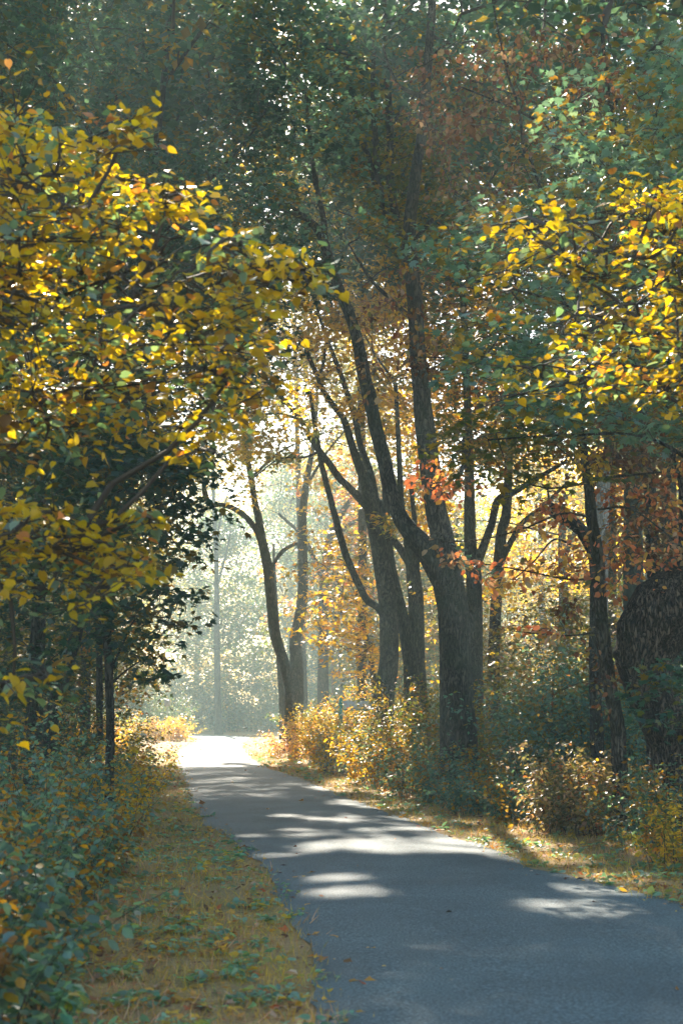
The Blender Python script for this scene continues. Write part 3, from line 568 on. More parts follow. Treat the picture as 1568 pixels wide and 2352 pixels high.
# the big one
t = T_('great_maple', 'largest maple at the verge, its massive trunk splitting into two leaders', D=27, seed=12)
t.trunk([(1052, 1680, 42), (1048, 1620, 39), (1045, 1500, 37), (1040, 1400, 36), (1028, 1335, 36), (1022, 1277, 30), (1015, 1233, 27), (1003, 1185, 25), (994, 1137, 24), (986, 1089, 22), (978, 1025, 21), (971, 961, 21), (968, 897, 21), (962, 849, 20), (957, 780, 19), (952, 690, 18.5), (944, 620, 18), (938, 560, 17), (941, 500, 15), (949, 440, 14), (958, 370, 13), (971, 290, 12), (982, 150, 11), (992, 10, 10), (1000, -150, 8)], flare=1.2, k=24, bump=.02)
t.limb([(1024, 1345, 28), (1000, 1300, 27), (974, 1258, 26), (947, 1226, 23), (921, 1194, 19), (904, 1153, 17), (891, 1105, 17), (882, 1057, 17), (869, 1009, 17), (858, 961, 16), (848, 913, 16), (837, 865, 15), (828, 817, 15), (816, 765, 14), (800, 715, 13.5), (776, 660, 13), (758, 605, 13), (745, 560, 12), (728, 525, 10), (700, 500, 8), (660, 470, 5), (620, 440, 3)], 0, 1, k=18)
t.limb([(748, 565, 8), (742, 500, 7), (725, 420, 6), (712, 320, 5), (700, 200, 3)], .9, 0); t.limb([(705, 505, 5), (640, 480, 4), (560, 470, 2)], .8, -1); t.limb([(974, 225, 6), (929, 205, 5), (904, 180, 4), (880, 110, 2.5)], 0, -.6); t.limb([(985, 140, 6), (1030, 90, 4), (1060, 30, 3)], 0, -1)
t.limb([(955, 740, 6), (900, 690, 5), (850, 640, 4), (800, 560, 2)], 0, -1.5); t.limb([(945, 560, 6), (1000, 500, 5), (1080, 470, 3), (1150, 380, 2)], 0, -2); t.limb([(990, 1110, 9), (1030, 1140, 7), (1060, 1080, 5), (1065, 1000, 3)], 0, 1)
k = dict(size=.125, kind='maple3', R=.65, per=55, tilt=.42, droop=.3, flat=.14)
t.leaves([(560, 150), (820, 120), (860, 330), (840, 520), (700, 620), (560, 560)], 24, 31, 'bluegreen', 1.15, hole=.4, **k)
t.leaves([(560, -60), (1080, -60), (1060, 100), (860, 130), (640, 140)], 24, 31, 'teal', .8, hole=.5, **k)
t.leaves([(840, 330), (1060, 300), (1100, 500), (900, 520)], 28, 33, 'olive', 1.1, hole=.35, **k)
t.leaves([(860, 500), (1080, 470), (1130, 640), (1040, 680), (900, 600)], 22.5, 25.5, 'bluegreen', .6, hole=.4, **k)
t.leaves([(600, 560), (760, 600), (820, 760), (700, 720), (560, 660)], 24, 27, 'dark', 1.3, hole=.2, **k)
t.leaves([(1000, 1180), (1080, 1160), (1090, 1300), (1030, 1290)], 24.5, 25.5, 'bluegreen', .7, **k)
# many stemmed tree behind the great maple
t = T_('many_stemmed_tree', 'slender stems rising in a fan behind the great maple', D=31, seed=13)
t.trunk([(1045, 1560, 14), (1015, 1200, 13), (975, 900, 12), (945, 640, 12), (915, 520, 10), (898, 440, 9), (895, 300, 9), (889, 175, 8), (884, 50, 6), (880, -100, 5)])
t.limb([(900, 530, 9), (874, 450, 9), (862, 325, 8), (856, 200, 6), (860, 80, 5), (862, -60, 4)]); t.limb([(880, 480, 8), (845, 360, 7.5), (820, 280, 7), (801, 180, 5), (790, 60, 3)], 0, 1)
t.limb([(896, 300, 4), (930, 240, 3), (980, 200, 2)]); t.limb([(870, 380, 4), (900, 340, 3), (935, 300, 2)])
t.leaves([(780, 120), (1080, 60), (1150, 420), (1000, 560), (860, 560), (780, 330)], 31, 40, 'olive', 1.5, size=.14, kind='maple3', R=.75, hole=.35)
# right background trunks
t = T_('maple_tree', 'trunk with a low crotch close behind the great maple on its right', D=36, seed=14)
t.trunk([(1090, 1640, 22), (1088, 1456, 19), (1087, 1328, 19), (1080, 1260, 15), (1077, 1200, 12), (1076, 1040, 10), (1070, 850, 8), (1060, 650, 6)])
t.limb([(1090, 1300, 13), (1106, 1264, 10), (1128, 1205, 9), (1142, 1150, 9), (1175, 1133, 8), (1230, 1100, 6), (1300, 1060, 4)], 0, -1)
k = dict(size=.15, kind='maple3', R=.8, per=55, tilt=.42, droop=.3, flat=.14)
t.leaves([(1000, 700), (1300, 660), (1420, 900), (1400, 1060), (1200, 1120), (1040, 1050)], 33, 41, 'olive', 1.7, hole=.25, **k)
t.leaves([(980, 1300), (1200, 1330), (1220, 1420), (1000, 1420)], 37, 42, 'yellow', .8, **k)
t = T_('maple_tree', 'slanting grey stem with a thin limb rising to its right', D=44, seed=15)
t.trunk([(1130, 1640, 16), (1138, 1400, 13), (1150, 1232, 13), (1163, 1168, 11), (1170, 1000, 9), (1180, 800, 6)])
t.limb([(1146, 1300, 8), (1170, 1250, 7), (1200, 1200, 6), (1250, 1160, 5), (1300, 1110, 3)], 0, 0)
t.leaves([(1080, 500), (1400, 450), (1568, 600), (1568, 900), (1300, 760), (1080, 720)], 36, 46, 'olive', 1.7, size=.17, kind='maple3', R=.9, hole=.2)
t.leaves([(1180, 1350), (1400, 1330), (1420, 1640), (1100, 1640), (1090, 1450)], 40, 46, 'olive', 1.6, size=.17, kind='maple3', R=.9, hole=.1)
t = T_('beech_tree', 'smooth dark beech trunk in the shade right of the pale snag', D=34, bark=BARK_S, seed=16)
t.trunk([(1455, 1560, 25), (1453, 1300, 23), (1452, 1100, 21), (1450, 900, 19), (1445, 600, 15), (1440, 300, 11)], bump=.015)
t.limb([(1450, 700, 8), (1380, 560, 5), (1300, 420, 3)], 0, -2)
t.leaves([(1150, 300), (1700, 200), (1700, 1000), (1450, 1040), (1300, 800), (1180, 560)], 30, 37, 'olive', 1.9, size=.14, kind='maple3', R=.8, hole=.1)
t = T_('beech_tree', 'slimmer beech trunk nearest the gnarled oak, half in shade', D=38, bark=BARK_S, seed=17)
t.trunk([(1540, 1500, 20), (1537, 1250, 18), (1532, 1000, 17), (1520, 700, 14), (1500, 300, 10)], bump=.015)
t.leaves([(1380, 900), (1700, 800), (1700, 1400), (1480, 1300), (1380, 1150)], 36, 41, 'rust', 1.4, size=.15, kind='maple3', R=.8, hole=.2)
t = T_('snag', 'pale broken off trunk with a dark flat top, behind the rust red leaves', 'dead tree', D=29, bark=BARK_P, seed=18)
t.trunk([(1376, 1500, 19), (1380, 1206, 17), (1383, 1140, 16), (1385, 1077, 15)], bump=.02)
t = T_('broken_limb_tree', 'short dead trunk whose stubby broken limb points to the left', 'dead tree', D=24, bark=BARK_D, seed=19)
t.trunk([(1366, 1560, 14), (1366, 1400, 13), (1364, 1293, 13), (1350, 1248, 14), (1330, 1215, 16), (1300, 1188, 17), (1275, 1175, 15), (1259, 1168, 11)], bump=.08)
t.limb([(1285, 1180, 4), (1262, 1150, 3), (1256, 1120, 2)]); t.limb([(1310, 1250, 3), (1270, 1240, 2.4), (1225, 1290, 2), (1180, 1330, 1.4)])
# sapling with coral leaves
t = T_('horse_chestnut', 'slim horse chestnut with coral brown leaves in front of the oak', D=19, bark=BARK, seed=20)
t.trunk([(1418, 1680, 17), (1400, 1580, 16), (1388, 1501, 16), (1382, 1437, 15), (1376, 1357, 14.5), (1372, 1277, 14), (1358, 1197, 13.5), (1352, 1120, 12), (1344, 1075, 11), (1336, 1000, 8), (1320, 900, 6), (1290, 760, 4), (1270, 600, 2.5)], bump=.04)
t.limb([(1365, 1190, 3.2), (1290, 1180, 2.6), (1200, 1215, 2), (1100, 1240, 1.5), (1010, 1245, 1)], 0, -1.5); t.limb([(1345, 1110, 3), (1250, 1120, 2.2), (1120, 1080, 2), (1020, 1060, 1.5), (920, 1095, 1)], 0, -1.5, k=6)
t.limb([(1376, 1330, 3), (1300, 1330, 2.2), (1200, 1310, 2), (1080, 1290, 1.2)], 0, -1.3, k=6); t.limb([(1350, 1100, 4), (1440, 1092, 3), (1560, 1080, 2)], 0, -.5, k=6); t.limb([(1372, 1170, 3), (1450, 1170, 2.4), (1560, 1250, 1.6)], 0, -1, k=6); t.limb([(1384, 1450, 3), (1300, 1460, 2), (1180, 1450, 1.2)], 0, -1.4, k=6)
k = dict(size=.088, kind='oval', R=.30, per=24, tilt=.9, droop=.8, flat=.16, mat=3)
t.leaves([(905, 1085), (960, 1050), (1040, 1075), (1110, 1100), (1060, 1130), (950, 1135)], 17.2, 17.9, 'coral', 1.0, **k)
t.leaves([(990, 1240), (1080, 1270), (1200, 1280), (1320, 1300), (1280, 1345), (1100, 1330), (1020, 1300)], 17.2, 18.5, 'coral', .9, **k)
t.leaves([(1130, 1430), (1200, 1425), (1290, 1450), (1260, 1490), (1150, 1470)], 17.4, 18.2, 'coral', .8, **k)
t.leaves([(1180, 1180), (1568, 1060), (1650, 1250), (1568, 1400), (1300, 1340)], 17.6, 20.5, 'coral', .6, **k)
t.leaves([(1250, 1390), (1440, 1380), (1420, 1640), (1280, 1600)], 18, 20, 'rust', .45, **k)
t.leaves([(1280, 940), (1568, 920), (1620, 1080), (1340, 1090)], 18, 21, 'rust', 1.2, **k)
t.leaves([(1335, 1050), (1380, 1050), (1370, 1100), (1340, 1100)], 18.6, 18.9, 'yellow', .8, **k)
# large chestnut, rust leaves high up
t = T_('horse_chestnut', 'taller horse chestnut spreading rust red leaves high at the upper right', D=22, bark=BARK_D, seed=21)
t.trunk([(1500, 1640, 18), (1500, 1300, 16), (1480, 1000, 13), (1450, 760, 10), (1430, 560, 8), (1425, 420, 7), (1400, 250, 5), (1380, 60, 4)], bump=.04)
t.limb([(1455, 800, 7), (1330, 680, 5), (1180, 660, 3), (1040, 640, 2)], 0, -1.5); t.limb([(1428, 480, 6), (1300, 330, 5), (1200, 260, 3), (1060, 200, 2)], 0, -1); t.limb([(1470, 900, 7), (1300, 870, 4), (1150, 830, 3), (980, 820, 1.6)], 0, -1)
t.limb([(1204, 360, 4), (1190, 250, 3.4), (1160, 150, 2.6), (1130, 0, 2)], -1, -1); t.limb([(1404, 250, 5), (1500, 110, 4.5), (1600, 80, 4)], 0, -1); t.limb([(1330, 680, 4), (1215, 360, 4)], -.6, -1)
k = dict(size=.10, kind='oval', R=.5, per=34, tilt=.8, droop=.8, flat=.14, mat=3)
t.leaves([(960, 110), (1150, 40), (1420, 60), (1460, 260), (1300, 350), (1050, 340), (930, 260)], 19.5, 23, 'rust', .8, hole=.3, **k)
t.leaves([(900, 330), (1180, 350), (1200, 520), (1000, 500), (920, 420)], 20, 22.5, 'rust', .35, hole=.4, **k)
t.leaves([(820, 620), (1040, 560), (1150, 700), (1120, 860), (980, 900), (840, 880), (760, 770)], 19.5, 22, 'rust', .35, hole=.4, **k)
t.leaves([(1040, 900), (1380, 880), (1380, 1000), (1040, 1000)], 19.5, 22, 'rust', .5, hole=.3, **k)
# green maples on the right
t = T_('field_maple', 'field maple with glinting blue green leaves across the right middle', D=15.5, bark=BARK_D, seed=22)
t.trunk([(1720, 1700, 26), (1710, 1300, 23), (1690, 1000, 19), (1660, 700, 14), (1640, 400, 10)], bump=.05)
t.limb([(1690, 1000, 8), (1500, 800, 6), (1300, 700, 4), (1080, 640, 2)], -.4, 0); t.limb([(1680, 850, 8), (1560, 560, 5), (1400, 400, 4), (1250, 330, 2)], 0, .6); t.limb([(1700, 1150, 7), (1500, 1010, 4), (1300, 1000, 3), (1120, 1010, 2)], 0, 0)
k = dict(size=.10, kind='maple', R=.45, per=40, tilt=.4, droop=.25, flat=.13)
t.leaves([(1250, 250), (1420, 120), (1700, 60), (1700, 520), (1450, 500), (1300, 440)], 14, 18, 'bluegreen', 1.9, hole=.25, **k)
t.leaves([(990, 540), (1100, 500), (1240, 430), (1500, 480), (1700, 600), (1700, 800), (1300, 720), (1120, 640), (960, 600)], 14, 18, 'bluegreen', 1.6, hole=.2, **k)
t.leaves([(1080, 700), (1300, 720), (1700, 800), (1700, 1100), (1400, 1000), (1150, 960), (1020, 860)], 14.5, 18, 'bluegreen', 1.9, hole=.2, **k)
t.leaves([(1020, 960), (1400, 1000), (1350, 1120), (1150, 1140), (1040, 1060)], 15, 18, 'olive', 1.2, hole=.3, **k)
# gnarled oak
t = T_('oak_tree', 'gnarled old oak trunk bulging at the right edge with deeply ridged bark', D=19, bark=BARK_O, seed=23)
t.trunk([(1550, 1700, 60), (1514, 1640, 52), (1488, 1585, 52), (1474, 1525, 62), (1486, 1460, 78), (1520, 1405, 88), (1575, 1372, 84), (1650, 1340, 74), (1730, 1260, 62), (1780, 1110, 50), (1790, 900, 42), (1760, 600, 30), (1740, 300, 20)], bump=.045, k=36, flare=1.3)
t.limb([(1560, 1330, 14), (1564, 1260, 9), (1566, 1200, 7), (1560, 1100, 6), (1536, 1000, 5), (1525, 860, 4)], 0, .5)
t.limb([(1440, 1494, 24), (1424, 1500, 18), (1412, 1508, 10)], -.05, -.1, bump=.12)
t.leaves([(1500, 1530), (1568, 1520), (1660, 1560), (1660, 1700), (1500, 1700), (1450, 1600)], 15.5, 17, 'teal', 1.1, size=.10, kind='maple', R=.4, per=30, tilt=.3)
t.leaves([(1390, 1040), (1640, 1000), (1640, 1290), (1500, 1290), (1420, 1230)], 19.6, 22, 'rust', 1.3, size=.10, kind='oval', R=.5, droop=.7, mat=3)
t.leaves([(1535, 1470), (1680, 1470), (1680, 1650), (1540, 1650)], 20, 22.5, 'dark', 1.6, size=.11, kind='maple3', R=.4)
t.leaves([(1500, 100), (1800, 100), (1800, 900), (1600, 900)], 17, 21, 'teal', .9, size=.12, kind='maple3', R=.6)
# yellow, orange and green trees further back
t = T_('orange_maple', 'orange leaved maple glowing behind the twin stemmed tree', D=76, seed=24)
t.trunk([(742, 1660, 14), (742, 1500, 12), (744, 1350, 11), (752, 1270, 10), (765, 1215, 9), (790, 1170, 7), (812, 1140, 5)])
t.limb([(752, 1280, 6), (790, 1215, 5), (830, 1190, 4)]); t.limb([(745, 1340, 7), (700, 1240, 5), (640, 1180, 3)])
k = dict(size=.25, kind='rhomb', R=1.5, per=80, tilt=.5, droop=.35, flat=.14, tr=1.4)
t.leaves([(545, 1040), (700, 1020), (830, 1060), (850, 1240), (800, 1420), (700, 1440), (640, 1400), (590, 1280)], 72, 82, 'orange', 3.0, hole=.08, **k)
t = T_('golden_maple', 'golden tree lit from behind, right of the great maple', D=62, seed=25)
t.trunk([(1295, 1640, 16), (1296, 1450, 13), (1292, 1330, 11), (1290, 1230, 9), (1300, 1120, 6)])
t.limb([(1293, 1290, 6), (1315, 1230, 5), (1345, 1180, 3)])
k = dict(size=.22, kind='maple3', R=1.1, per=60, tilt=.5, droop=.3, flat=.14, tr=1.3)
t.leaves([(1120, 1060), (1400, 1020), (1440, 1300), (1300, 1360), (1180, 1340), (1110, 1200)], 58, 68, 'yellow', 1.6, hole=.3, **k)
t.leaves([(960, 1180), (1060, 1160), (1040, 1480), (960, 1480)], 56, 62, 'yellow', 1.2, hole=.2, **k)
t = T_('yellow_maple', 'low yellow maple crown between the twin stems and the middle trunks', D=50, seed=26)
t.trunk([(866, 1660, 9), (858, 1560, 7), (840, 1460, 5), (815, 1360, 4)])
t.leaves([(730, 1240), (860, 1250), (870, 1530), (800, 1560), (770, 1480), (700, 1440)], 47, 54, 'yellow', 1.5, size=.18, kind='maple3', R=.85, hole=.2)
t.leaves([(700, 1080), (860, 1080), (870, 1280), (720, 1260)], 50, 58, 'yellow', 1.6, size=.19, kind='maple3', R=.95, hole=.15)
t.leaves([(840, 1500), (880, 1490), (880, 1560), (800, 1600), (770, 1580)], 44, 48, 'yellow', 1.2, size=.17, kind='maple3', R=.7)
t.leaves([(900, 1440), (1010, 1400), (1010, 1600), (900, 1600)], 44, 50, 'yellow', 1.2, size=.17, kind='maple3', R=.8)
# tall trees behind whose crowns close the top of the view
for (nm, lab, D_, tr_, polys, pal, sd) in (
    ('lime_tree', 'tall lime behind the great maple, seen between its leaders', 52, [(830, 1640, 12), (832, 1200, 10), (826, 700, 8), (820, 200, 5)], [[(560, 540), (860, 560), (900, 760), (740, 760), (560, 700)], [(600, 250), (1000, 200), (1000, 560), (640, 560)]], 'olive', 31),
    ('birch_tree', 'yellowing birch crown high behind the slender fan of stems', 50, [(1090, 1640, 11), (1080, 1100, 9), (1060, 600, 7), (1050, 150, 4)], [[(980, 180), (1250, 180), (1300, 560), (1080, 640), (960, 560)], [(930, 600), (1200, 600), (1200, 1060), (960, 1060)], [(880, 600), (1150, 620), (1150, 1000), (900, 1000)]], 'yellow', 32),
    ('oak_tree', 'olive leaved oak behind the beeches at the upper right', 46, [(1400, 1640, 16), (1400, 1200, 13), (1390, 600, 9), (1380, 100, 5)], [[(1150, -60), (1700, -60), (1700, 500), (1300, 560), (1150, 330)], [(1250, 560), (1700, 500), (1700, 1000), (1350, 1000)]], 'teal', 33),
    ('lime_tree', 'dark green lime far behind the leaning trunk on the left', 40, [(196, 1640, 12), (200, 1200, 10), (220, 600, 8), (300, 100, 5)], [[(-120, 300), (420, 330), (560, 480), (600, 700), (470, 900), (-120, 900)], [(-120, -60), (600, -60), (560, 80), (300, 90), (220, 250), (-120, 300)]], 'dark', 34),
    ('ash_tree', 'olive ash tree deep among the shaded trunks at the left edge', 44, [(20, 1640, 14), (25, 1200, 11), (30, 700, 8), (40, 200, 5)], [[(-160, 900), (300, 900), (400, 1100), (330, 1300), (330, 1600), (-160, 1640)]], 'olive', 35),
    ('ash_tree', 'pale green ash towering over the bend behind the misty gap', 82, [(700, 1680, 9), (690, 1300, 7), (680, 900, 5), (670, 600, 3)], [[(470, 560), (900, 540), (940, 1100), (620, 1080), (560, 900), (480, 800)], [(520, 640), (900, 640), (900, 1000), (640, 1000)]], 'paleyellow', 36)):
    t = T_(nm, lab, D=D_, seed=sd); t.trunk(tr_)
    for pl in polys: t.leaves(pl, D_-3, D_+5, pal, 2.1, size=.0042*D_, kind='maple3' if D_ < 60 else 'rhomb', R=.022*D_, per=60, hole=.3, hs=2, tr=1.3)
# pale slim trunks and the misty trunk
for (u0, u1, r, D_, lab, sd) in ((744, 748, 4.2, 84, 'slim pale birch stem nearest the twin stemmed tree', 41), (765, 762, 3.2, 86, 'thinner pale birch stem in the middle of the three', 42), (789, 774, 2.6, 82, 'leaning thin birch stem at the right of the three', 43)):
    t = T_('birch_tree', lab, D=D_, bark=BARK_P, seed=sd); t.trunk([(u0, 1670, r*1.2), ((u0+u1)/2, 1560, r), (u1, 1440, r*.8), (u1-2, 1250, r*.5)], k=8)
    t.leaves([(u1-35, 1260), (u1+35, 1260), (u1+40, 1440), (u1-30, 1450)], D_-1, D_+2, 'hazy', 1.2, size=.25, kind='rhomb', R=1.2)
t = T_('spruce_tree', 'tall misty trunk standing alone beyond the bend', D=112, seed=44); t.trunk([(502, 1680, 9), (500, 1600, 7.5), (498, 1450, 7), (497, 1300, 5), (492, 1180, 4), (488, 1050, 2.5)], k=10)
t.limb([(498, 1350, 3), (515, 1290, 2.4), (530, 1220, 1.6)]); t.limb([(496, 1250, 2.6), (510, 1180, 2), (525, 1130, 1.4)])
t.leaves([(400, 1300), (560, 1290), (590, 1500), (400, 1500)], 108, 116, 'hazy', 1.0, size=.36, kind='rhomb', R=2, per=70, hole=.2, hs=4, tr=2)
t.leaves([(450, 1150), (560, 1150), (580, 1300), (440, 1300)], 108, 116, 'paleyellow', .5, size=.36, kind='rhomb', R=2, per=70, hole=.4, hs=4, tr=2)
t = T_('pine_tree', 'pale thin trunk close to the left foot of the twin stemmed tree', D=72, seed=45); t.trunk([(650, 1690, 9), (647, 1600, 7.5), (640, 1500, 6), (632, 1350, 4), (628, 1250, 2.5)], k=10)
t.leaves([(540, 1380), (640, 1390), (640, 1560), (560, 1560)], 74, 80, 'hazy', .9, size=.25, kind='rhomb', R=1.4, per=60, hole=.2)
byseed = {t.seed: t for t in trees}
byseed[4].canopy((-15, 16, 13.5), (-2, 44, 20), 'teal', 2.0); byseed[12].canopy((-4, 18, 15.5), (7, 36, 22)); byseed[8].canopy((-15, 44, 17), (3, 70, 25), 'paleyellow', 3.6, hole=0); byseed[10].canopy((-8, 34, 14.5), (4, 47, 20), 'teal', 3, hole=0)  # leaf layers added overhead to block the sun
byseed[21].canopy((3, 17, 12.5), (13, 28, 18), 'teal'); byseed[5].canopy((-16, 10, 11), (-6, 24, 17)); byseed[23].canopy((6, 8, 13), (16, 24, 18)); byseed[4].canopy((-14, 24, 20.5), (-3, 52, 26), 'teal', 1.5); byseed[12].canopy((-3, 26, 21), (6, 54, 27), 'teal', 1.5); byseed[21].canopy((5, 22, 19), (15, 46, 25), 'teal', 1.5); byseed[34].canopy((-20, 26, 20), (-5, 54, 26.5), 'teal', 2.2); byseed[13].canopy((-3.5, 29, 14.5), (1, 37, 18), 'teal', 1.6, hole=0); byseed[33].canopy((6, 30, 17), (20, 52, 24))
byseed[34].canopy((-18, 30, 16), (-6, 50, 23)); byseed[31].canopy((-3, 38, 18), (8, 58, 25), 'teal', 2.2)
for t in trees: t.build()

# ------------------------------------------------------------------ hedge of far trees that closes the view
def far_tree(seed, h, pal, size=.30, n=26000, rad=4.8):
    g = np.random.default_rng(seed); root = thing('distant_tree', '', 'tree', (0, 0, 0), 'hazy trees that close the view'); tb = TB()
    tb.tube([(0, 0, -.2), (g.normal()*.2, 0, h*.4), (g.normal()*.4, 0, h*.9)], [.32, .22, .05], 8, 1.0); tb.build('trunk', BARK, root)
    npad = n//60; zc = g.uniform(.3, h, npad); rr = rad*np.sqrt(np.clip(1-((zc/h-.45)/.62)**2, .05, 1))*np.sqrt(g.random(npad)); th = g.uniform(0, 6.28, npad)
    c = np.c_[rr*np.cos(th), rr*np.sin(th), zc]; P = np.repeat(c, 60, 0)+g.normal(size=(npad*60, 3))*[.75, .75, .28]; pid = np.repeat(np.arange(npad), 60)
    D = g.normal(size=P.shape); D[:, 2] = -.4; V, T, t_ = scatter(P, D, np.c_[g.normal(size=(len(P), 2))*.5, np.ones(len(P))], size*g.uniform(.6, 1.2, len(P)), 'rhomb', colours(g, pal, len(P), .5, pid))
    add_obj('crown', tri_mesh('crown', V, T, t_), root, [LEAF]); return root
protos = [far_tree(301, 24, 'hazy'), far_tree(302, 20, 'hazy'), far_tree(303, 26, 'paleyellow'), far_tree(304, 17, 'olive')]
KIND = ['tall green', 'rounded dull green', 'tall pale yellow', 'lower olive']
DEEP = lambda y: 'among the nearer trunks' if y < 62 else 'midway back' if y < 85 else 'far back'
def WHERE(x, y):
    u = 784+x/y*F; return 'behind the left wood' if u < 330 else 'in the gap beyond the bend' if u < 600 else 'behind the twin stemmed tree' if u < 760 else 'behind the middle trunks' if u < 1010 else 'behind the right hand wood'
used = set(); gf = np.random.default_rng(9)
def put_far(i, x, y, label, s=1.0):
    r = protos[i]
    if i in used:
        kids = list(r.children); r = r.copy(); C.collection.objects.link(r)
        for ch in kids: c_ = ch.copy(); C.collection.objects.link(c_); c_.parent = r
    used.add(i); r.location = (x, y, 0); r.rotation_euler = (0, 0, gf.uniform(0, 6.28)); r.scale = (s, s, s*gf.uniform(.9, 1.1)); r['label'] = label
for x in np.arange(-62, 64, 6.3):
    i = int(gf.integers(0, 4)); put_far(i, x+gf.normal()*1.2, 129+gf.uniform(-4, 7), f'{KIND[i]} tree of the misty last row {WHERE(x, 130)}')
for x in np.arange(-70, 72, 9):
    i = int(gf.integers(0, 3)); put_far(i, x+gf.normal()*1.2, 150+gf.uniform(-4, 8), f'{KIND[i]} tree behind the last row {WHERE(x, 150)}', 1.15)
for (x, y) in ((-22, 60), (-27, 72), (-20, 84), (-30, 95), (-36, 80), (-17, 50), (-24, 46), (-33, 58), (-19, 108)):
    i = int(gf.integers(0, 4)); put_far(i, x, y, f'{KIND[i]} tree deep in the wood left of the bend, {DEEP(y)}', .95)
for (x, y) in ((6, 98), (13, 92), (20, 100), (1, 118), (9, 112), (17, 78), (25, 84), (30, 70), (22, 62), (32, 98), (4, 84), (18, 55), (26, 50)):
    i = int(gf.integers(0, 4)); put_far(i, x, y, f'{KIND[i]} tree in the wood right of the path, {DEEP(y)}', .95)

# ------------------------------------------------------------------ bushes
def shrub(name, label, x, y, h, rx, ry, pal, size=.06, kind='oval', stems=40, per=38, seed=0, group=None, tip=1.0, mat=LEAF, cat='shrub', lean=.5, lo=.12, tilt=.5, twig=.004):
    g = np.random.default_rng(seed+5000); d, _ = path_dist(np.array([x]), np.array([y])); z0 = float(ground_z(x, y)[0])
    root = thing(name, label, cat, (x, y, z0), group); n = stems
    a = g.uniform(0, 6.283, n); rr = np.sqrt(g.random(n)); bx, by = np.cos(a)*rr*rx, np.sin(a)*rr*ry
    hh = h*(1-.45*rr**2)*g.uniform(.6, 1.12, n); out_ = np.c_[np.cos(a)*rx, np.sin(a)*ry]*lean*rr[:, None]+g.normal(size=(n, 2))*.12*h
    tb = TB(); K = 5; prev = None; pts = []
    for k_ in range(K+1):
        t = k_/K; P = np.c_[bx*.75+out_[:, 0]*t*t, by*.75+out_[:, 1]*t*t, hh*(t-.12*t**3*lean)-.05*(1-t)]; pts.append(P)
        if k_: tb.lines(prev, P, np.full(n, twig*(1.3-.9*(t-1/K))), np.full(n, twig*(1.3-.9*t)))
        prev = P
    tag(tb.build('twigs', TWIG, root, False), kind='stuff'); pts = np.array(pts)
    m = n*per; si = np.repeat(np.arange(n), per); t = lo+(1-lo)*g.random(m)**.8; f = t*K; i0 = np.minimum(f.astype(int), K-1); fr = (f-i0)[:, None]
    P = pts[i0, si]*(1-fr)+pts[i0+1, si]*fr; dr = g.normal(size=(m, 3)); dr[:, 2] = g.normal(size=m)*.35; dr /= np.linalg.norm(dr, axis=1, keepdims=True)
    P = P+dr*g.uniform(.01, .16, (m, 1))*h*.75*(1.1-t[:, None]*.6); keep = P[:, 2] > .01; P, dr, si, t = P[keep], dr[keep], si[keep], t[keep]
    D = dr.copy(); D[:, 2] -= .35; V, T, tn = scatter(P, D, np.c_[g.normal(size=(len(P), 2))*tilt, np.ones(len(P))], size*g.uniform(.6, 1.25, len(P))*(1.1-.35*t*tip), kind, colours(g, pal, len(P), .55, si))
    add_obj('foliage', tri_mesh('foliage', V, T, tn), root, [mat]); return root
def gx(u, y): return (u-784)/F*y*1.0
GL = 'bushes along the left verge'; GR = 'bushes along the right verge'
for (u, y, h, rx, ry, pal, sz, n, lab) in (
    (-130, 6.6, .95, .5, .8, 'shrub', .088, 42, 'nearest nettle clump, cut by the lower left corner'),
    (-60, 8.0, 1.1, .62, .9, 'shrub', .085, 60, 'leafy teal nettle bush behind the nearest clump'),
    (70, 9.6, 1.05, .5, .8, 'shrub', .08, 50, 'bush with teal leaves hanging towards the ochre grass'),
    (-60, 10.6, 1.35, .9, .9, 'shrub', .08, 70, 'broad bush mixing teal and ochre leaves at the left edge'),
    (130, 12.4, 1.3, .65, .9, 'shrub', .078, 60, 'ochre flecked bush below the straight dark trunk'),
    (215, 14.5, 1.2, .6, 1., 'shrub', .078, 50, 'rounded bush whose twigs touch the path verge'),
    (20, 14.2, 1.75, 1.1, 1., 'shrub', .08, 70, 'tall dim bush under the yellow lime sprays'),
    (130, 17.5, 1.7, 1.0, 1.1, 'shrub', .08, 56, 'feathery goldenrod clump at the foot of the leaning trunk'),
    (270, 20., 1.3, .7, 1.1, 'mustard', .08, 50, 'mustard coloured bush right of the young maple foot'),
    (20, 20, 2.2, 1.6, 1.2, 'dark', .075, 60, 'dark bush in the deepest shade at the left edge'),
    (315, 28, 1.4, .8, 1.6, 'mustard', .08, 50, 'golden bush halfway to the bend on the left'),
    (210, 30, 2.2, 1.9, 1.6, 'olive', .09, 60, 'olive thicket behind the golden bush')):
    shrub('bush', lab, gx(u, y), y, h, rx, ry, pal, sz, 'oval', n, 44, int(u+y*10+200), GL)
shrub('nettle', 'low sprig with paired teal leaves leaning over the grass at lower left', gx(130, 7.1), 7.1, .42, .16, .16, 'weed', .10, 'oval', 5, 16, 77, None, mat=LEAF, cat='plant', lean=1.2, lo=.35)
